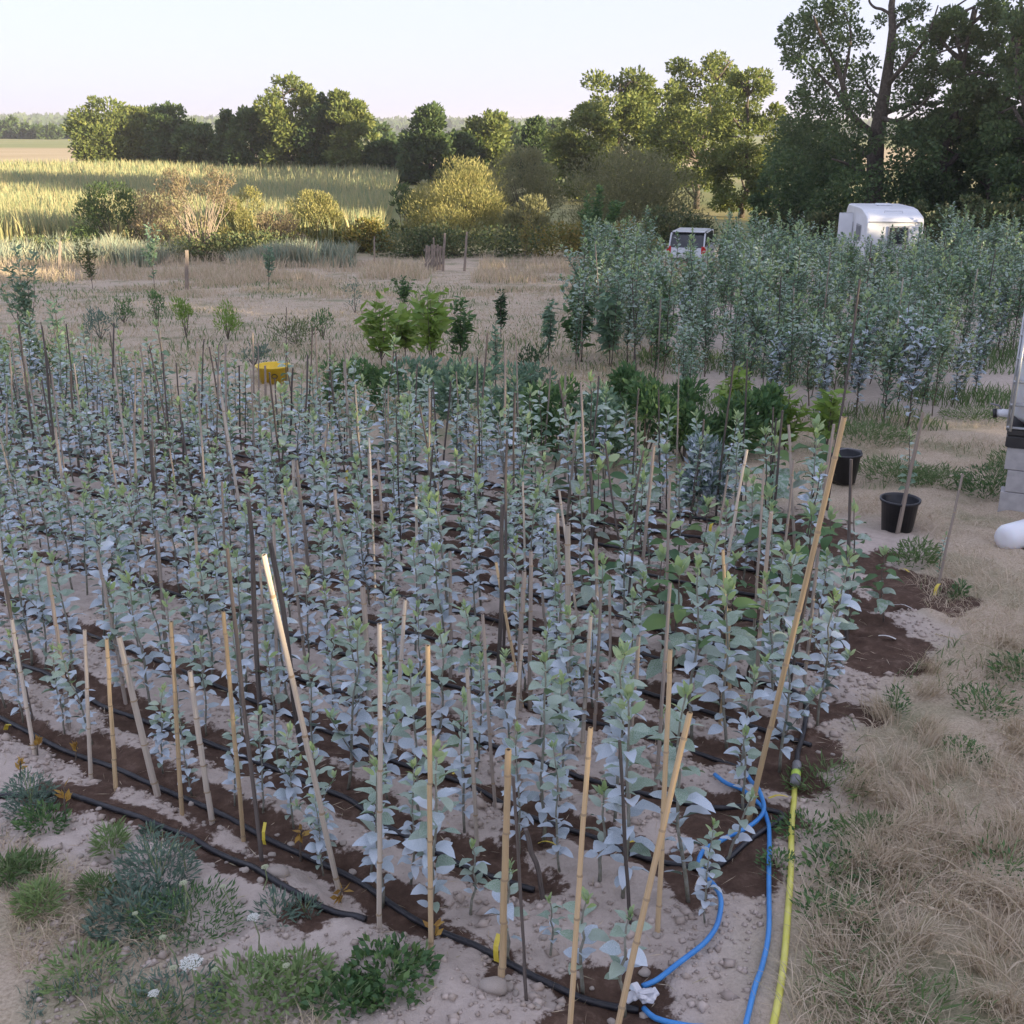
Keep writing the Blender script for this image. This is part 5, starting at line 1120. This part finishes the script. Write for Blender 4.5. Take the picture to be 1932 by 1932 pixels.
# ------------------------------------------------------------------ tubs, buckets, tank, bag
def pot(name, label, u, v, r_, h, mat, handle=None, logo=False):
    p = gp(u, v); z0 = float(gz(p.x, p.y)); root = empty(name, (p.x, p.y, z0)); tag(root, label, 'bucket')
    prof = [(.0, .01), (.78, .01), (.80, .0), (.97, .93), (1.06, .93), (1.07, 1.0), (.99, 1.0), (.95, .94), (.76, .04), (0, .04)]; V = []; F = []; n = 28
    for q, z in prof:
        for k in range(n): V.append((q * r_ * math.cos(2 * math.pi * k / n), q * r_ * math.sin(2 * math.pi * k / n), z * h))
    for i in range(len(prof) - 1):
        for k in range(n): F.append((i * n + k, i * n + (k + 1) % n, (i + 1) * n + (k + 1) % n, (i + 1) * n + k))
    MB().add(V, F).build('body', mat, root, True)
    if handle:
        mb = MB(); mb.tube([(-r_ * 1.05, 0, h * .93), (-r_ * .9, -r_ * .3, h * (1.0 + .2 * handle)), (0, -r_ * .5, h * (1.02 + .38 * handle)), (r_ * .9, -r_ * .3, h * (1.0 + .2 * handle)), (r_ * 1.05, 0, h * .93)], .006, 6); mb.build('handle', M['connector'], root, True)
    if logo:                                          # dark ring mark on the side
        mb = MB(); P = []
        for k in range(17):
            a = 2 * math.pi * k / 16; xx = .16 * r_ * 2 * math.cos(a) * .5; zz = h * .5 + .26 * h * .5 * math.sin(a); P.append((xx + r_ * .25, -r_ * (.8 + .17 * zz / h) * math.sqrt(max(0, 1 - ((xx + r_ * .25) / r_) ** 2)) - .004, zz))
        mb.tube(P, .006, 4); mb.build('ring_mark', M['black_plastic'], root)
    return root
pot('bucket', 'black plastic bucket standing on the dry grass', 1692, 998, .148, .27, M['bucket'])
pot('bucket', 'black bucket with grey handle half hidden behind the sapling', 1588, 912, .15, .28, M['bucket'], handle=.5)
pot('tub', 'yellow plastic tub at the back of the sapling bed', 517, 722, .24, .26, M['yellow_tub'], logo=True)
# water tank in its cage on concrete blocks
tp = Vector((4.075, 8.75, 0)); trz = R(-25); tk = empty('water_tank', (tp.x, tp.y, float(gz(tp.x, tp.y)) + .58), trz); tag(tk, 'white water tank in a steel cage on concrete blocks', 'water tank')
MB().box(.03, 1.13, .03, .97, .16, 1.14, 0, .09).build('tank_body', M['tank'], tk, True)
mb = MB(); mb.box(0, 1.16, 0, 1.0, .10, .16, 0, .01)
for x0 in (0, .48, .96): mb.box(x0, x0 + .2, 0, 1.0, .0, .098, 0, .01)
mb.build('pallet', M['black_plastic'], tk)
for z in (.17, .36, .55, .74, .93, 1.12):
    mb = MB(); mb.tube([(0, 0, z), (1.16, 0, z), (1.16, 1, z), (0, 1, z), (0, 0, z)], .011, 6); mb.build('cage_hoop', M['steel'], tk, True)
for x0, y0_ in [(-.004, .02), (-.004, .25), (-.004, .5), (-.004, .75), (-.004, .98), (.02, -.004), (.25, -.004), (.48, -.004), (.71, -.004), (.94, -.004), (1.14, -.004)]:
    mb = MB(); mb.tube([(x0, y0_, .14), (x0, y0_, 1.15)], .013 if (x0 > 0 and x0 < .1) else .010, 6); mb.build('cage_post', M['steel'], tk, True)
mb = MB(); mb.tube([(.03, .2, .24), (-.06, .2, .24), (-.10, .2, .235)], [.035, .035, .03], 10); v_ = mb.build('outlet', M['white_paint'], tk, True)
mb = MB(); mb.tube([(-.10, .2, .235), (-.13, .2, .23)], [.04, .04], 10); mb.build('valve_nut', M['black_plastic'], v_, True)
mb = MB(); mb.tube([(-.07, .2, .27), (-.09, .2, .30), (-.16, .2, .31)], [.008, .008, .008], 6); mb.build('valve_lever', M['connector'], v_, True)
mb = MB(); mb.box(.10, .55, -.016, -.012, .62, .95); mb.build('nameplate', M['steel'], tk)
for i in range(3):
    for j in range(2):
        bx = MB(); z0 = -.58 + .005 + i * .192; x0 = .02 + j * .70 + (.03 if i == 1 else 0)
        bx.box(x0, x0 + .39, .02, .07, z0, z0 + .187, 0, .004).box(x0, x0 + .39, .14, .19, z0, z0 + .187, 0, .004)
        for q in (.0, .175, .35): bx.box(x0 + q, x0 + q + .04, .0702, .1398, z0, z0 + .187)
        o = bx.build('concrete_block', M['concrete']); o.location = tk.location; o.rotation_euler = (0, 0, trz); tag(o, ('hollow concrete block %s of the stack under the %s end of the tank' % (('at the bottom', 'in the middle', 'on top')[i], ('valve', 'far')[j])), 'concrete block', 'blocks under the tank')
p = gp(1915, 1032); root = empty('white_canister', (p.x, p.y, float(gz(p.x, p.y)) - .01), R(25)); tag(root, 'white plastic canister lying in the grass by the blocks', 'canister')
mb = MB(); mb.tube([(-.15, 0, .10), (-.14, 0, .10), (-.10, 0, .105), (.14, 0, .11), (.24, 0, .10), (.28, 0, .10)], [.03, .085, .108, .115, .10, .04], 14); mb.build('body', M['tank'], root, True)
mb = MB(); mb.tube([(-.02, -.10, .05), (.03, -.13, .045), (.12, -.12, .05)], [.03, .035, .03], 6); mb.build('dark_patch', M['bucket'], root, True)

# ------------------------------------------------------------------ caravan, car, gate, posts
cvx = xz(1690, 420, 38).x; car_ = empty('caravan', (cvx, 38, float(gz(cvx, 38))), R(-6)); tag(car_, 'old white caravan parked behind the tall nursery', 'caravan')
prf = [(.02, .55), (.0, 1.2), (.02, 1.95), (.10, 2.10), (.22, 2.17), (1.0, 2.34), (1.6, 2.38), (3.6, 2.36), (3.85, 2.2), (4.0, 1.8), (4.0, .55)]; n = len(prf); V = []
for wx, ins in ((-.93, .05), (-.90, .015), (-.84, 0), (.84, 0), (.90, .015), (.93, .05)):
    for yy, z in prf: V.append((wx, 2 + (yy - 2) * (1 - ins * .3), 1.4 + (z - 1.4) * (1 - ins * .9)))
F = [tuple(range(n)), tuple(range(6 * n - 1, 5 * n - 1, -1))]
for i in range(5):
    for k in range(n): F.append((i * n + (k + 1) % n, i * n + k, (i + 1) * n + k, (i + 1) * n + (k + 1) % n))
MB().add(V, F).build('body', M['white_paint'], car_)
w_ = MB().box(-.22, .46, -.035, -.006, 1.22, 1.84, 0, .012).build('window', M['trim_grey'], car_); MB().box(-.17, .41, -.045, -.0355, 1.27, 1.79).build('pane', M['glass_dark'], w_)
for y0_ in (.9, 2.4):
    w_ = MB().box(-.955, -.934, y0_, y0_ + .8, 1.25, 1.8, 0, .008).build('window', M['trim_grey'], car_); MB().box(-.964, -.956, y0_ + .05, y0_ + .75, 1.3, 1.75).build('pane', M['glass_dark'], w_)
MB().box(-.86, .86, -.018, .03, 1.955, 1.99).build('trim_strip', M['trim_grey'], car_); MB().box(-.86, .86, -.018, .02, .92, .95).build('trim_strip', M['trim_grey'], car_)
MB().box(-.25, .25, 1.9, 2.4, 2.384, 2.45, 0, .02).build('roof_vent', M['white_paint'], car_); mb = MB(); mb.tube([(-.3, .5, 2.24), (-.3, .5, 2.30), (.3, .5, 2.30), (.3, .5, 2.24)], .012, 6); mb.build('roof_handle', M['steel'], car_)
d_ = MB().box(-1.46, -.97, 2.30, 2.34, .65, 2.12, 0, .03).build('door', M['white_paint'], car_); MB().box(-1.41, -1.37, 2.28, 2.299, 1.3, 1.36).build('door_handle', M['black_plastic'], d_)
for sx in (-1, 1):
    mb = MB(); mb.tube([(sx * .72, 2.2, .3), (sx * .91, 2.2, .3)], .3, 16); mb.build('wheel', M['rubber'], car_, True)
    mb = MB(); mb.tube([(sx * .70, -.03, .72), (sx * .70, -.06, .72)], .06, 10); mb.build('rear_lamp', M['red_lamp'], car_)

cx_, cy_ = xz(1310, 440, 47).x, 47.0; zc = float(gz(cx_, cy_)); ca = empty('parked_car', (cx_, cy_, zc), R(72)); tag(ca, 'pale silver hatchback parked beyond the nursery', 'car')
# car body: side profile lofted across its width (x along the car, rear at -x)
low = [(-1.95, .35), (-1.98, .62), (-1.92, .95), (-1.0, .98), (.75, .95), (1.55, .86), (1.92, .68), (1.95, .35)]
def loft(prof, ws, name, mat, parent, smooth=False):
    V = []; n = len(prof)
    for (wy, sx, sz, z0) in ws: V += [(x * sx, wy, z0 + (z - z0) * sz) for x, z in prof]
    F = [tuple(range(n - 1, -1, -1)), tuple(range((len(ws) - 1) * n, len(ws) * n))]
    for i in range(len(ws) - 1):
        for k in range(n): F.append((i * n + k, i * n + (k + 1) % n, (i + 1) * n + (k + 1) % n, (i + 1) * n + k))
    return MB().add(V, F).build(name, mat, parent, smooth)
loft(low, [(-.84, .96, .94, .35), (-.80, .99, .99, .35), (-.5, 1, 1, .35), (.5, 1, 1, .35), (.80, .99, .99, .35), (.84, .96, .94, .35)], 'body', M['silver_paint'], ca)
cab = [(-1.82, .94), (-1.58, 1.42), (-1.3, 1.53), (.1, 1.55), (.45, 1.46), (1.05, .94)]
loft(cab, [(-.72, .97, .95, .94), (-.66, .99, .99, .94), (.66, .99, .99, .94), (.72, .97, .95, .94)], 'cabin_glass', M['glass_dark'], ca)
MB().box(-1.52, .22, -.66, .66, 1.515, 1.575, 0, .025).build('roof', M['silver_paint'], ca)
for sy in (-1, 1):
    for (x0, z0, x1, z1) in [(-1.86, .95, -1.55, 1.50), (.40, 1.50, 1.08, .95), (-.55, .95, -.52, 1.53)]:
        mb = MB(); mb.tube([(x0, sy * .70, z0), (x1, sy * .68, z1)], .035, 6); mb.build('pillar', M['silver_paint'], ca)
    MB().box(-1.965, -1.90, sy * .70 - .09, sy * .70 + .09, .72, 1.02, 0, .02).build('tail_lamp', M['red_lamp'], ca)
    MB().box(1.84, 1.90, sy * .6 - .14, sy * .6 + .14, .62, .76, 0, .02).build('headlight', M['glass_dark'], ca)
    for x0 in (-1.25, 1.22):
        mb = MB(); mb.tube([(x0, sy * .68, .31), (x0, sy * .86, .31)], .31, 18); w_ = mb.build('wheel', M['rubber'], ca, True); mb = MB(); mb.tube([(x0, sy * .862, .31), (x0, sy * .868, .31)], .2, 14); mb.build('rim', M['steel'], w_)
MB().box(-2.03, -1.94, -.78, .78, .38, .56, 0, .02).build('bumper', M['black_plastic'], ca); MB().box(-2.0, -1.985, -.26, .26, .66, .77).build('number_plate', M['white_paint'], ca)

gx = xz(817, 480, 44.5).x; gt = empty('wooden_gate', (gx, 44.5, float(gz(gx, 44.5))), R(20)); tag(gt, 'grey wooden pallet gate leaning by the gap in the fence', 'gate')
for k in range(7):
    mb = MB(); mb.box(-.36 + k * .115, -.36 + k * .115 + .088, -.02, .02, .04, 1.02 + rnd.uniform(-.06, .06), 0, .004, Euler((.10, rnd.uniform(-.02, .02) + .03, 0)).to_matrix().to_4x4()); mb.build('plank', M['old_wood'], gt)
for z in (.25, .8): MB().box(-.38, .44, .028, .065, z, z + .09, 0, .004, Euler((.10, 0, 0)).to_matrix().to_4x4()).build('rail', M['old_wood'], gt)
for (u, v, vt, r_, ln, lb) in [(836, 510, 440, .075, .05, 'stout dark gatepost beside the wooden gate'), (822, 508, 448, .05, -.08, 'thin split post leaning on the wooden gate'), (876, 510, 438, .07, .10, 'leaning post across the gap from the gate, wrapped in ivy'), (706, 500, 446, .05, 0, 'grey fence post left of the wooden gate'), (353, 545, 472, .07, -.03, 'weathered fence post in front of the bare shrub'), (112, 520, 455, .06, 0, 'fence post beside the cattails'), (595, 500, 455, .045, .03, 'thin fence post in the tall dry grass'), (1190, 495, 440, .05, 0, 'thin post beside the feathery young tree'), (1320, 490, 436, .05, 0, 'thin post before the parked car')]:
    b = gp(u, v); b.z = float(gz(b.x, b.y)); t = xz(u, vt, b.y); t.x += ln; me = rnd.choice(CANE['wood']); o = bpy.data.objects.new('fence_post', me); COL.objects.link(o); d = t - b
    o.location = b - Vector((0, 0, .1)); o.rotation_mode = 'QUATERNION'; o.rotation_quaternion = d.to_track_quat('Z', 'Y'); o.scale = (r_, r_, d.length + .1); tag(o, lb, 'post')
    o.material_slots[0].link = 'OBJECT'; o.material_slots[0].material = M['old_wood']
# weeds growing under the nursery trees
V, A, B = field(26000, 12.2, 36, lambda y: (.10 * y - .3, .52 * y), lambda x, y: .08 + .22 * vnoise(x / 1.2, y / 1.2, 28), lambda y: .006 + .0005 * y, (.2, .9), keep=lambda x, y: vnoise(x * .7, y * .7, 29) > .46)
tag(link('nursery_weeds', mesh_np('nursery_weeds', V, [A, B]), M['grass']), 'weeds growing under the tall nursery trees', 'weeds', None, 'stuff')

# ------------------------------------------------------------------ evening air
hz_top = max(float(Z.max()), float(max(o.matrix_basis.translation.z for o in bpy.data.objects)) + 20, 28.0) + 12
hzb = MB().box(-2560, 2560, -66, 4060, float(Z.min()) - 1.0, hz_top).build('haze', [])
m = bpy.data.materials.new('haze'); m.use_nodes = True; nt = m.node_tree; nt.nodes.clear(); ov = nt.nodes.new('ShaderNodeOutputMaterial'); pv = nt.nodes.new('ShaderNodeVolumePrincipled')
pv.inputs['Color'].default_value = (.82, .83, .92, 1); pv.inputs['Density'].default_value = .00034; pv.inputs['Anisotropy'].default_value = .2
nt.links.new(pv.outputs[0], ov.inputs['Volume']); hzb.data.materials.append(m); tag(hzb, 'thin evening haze over the fields', 'haze', None, 'stuff')
SC.cycles.volume_max_steps = 32

nl_ = 2600; lx = rng.uniform(-3.4, 2.2, nl_); ly = rng.uniform(2.5, 7.5, nl_); k = (soil_at(lx, ly) > .4); lx, ly = lx[k], ly[k]; nl_ = len(lx); th = rng.uniform(0, 6.28, nl_)
V, F = cards(np.stack([lx, ly, gz(lx, ly) + .006], 1), np.stack([np.cos(th), np.sin(th), rng.normal(.08, .1, nl_)], 1), rng.uniform(.02, .09, nl_), rng.uniform(.002, .004, nl_))
tag(link('straw_litter', mesh_np('straw_litter', V, [F]), M['straw']), 'bits of straw and twig lying on the tilled soil', 'litter', None, 'stuff')
_seen = set(); _t = 0
for o in bpy.data.objects:
    if o.type == 'MESH' and o.data.name not in _seen:
        _seen.add(o.data.name); _t += sum(len(p.vertices) - 2 for p in o.data.polygons) if len(o.data.polygons) < 3000 else len(o.data.loops) - 2 * len(o.data.polygons)
print('triangles', _t, 'haze', float(Z.min()), hz_top)
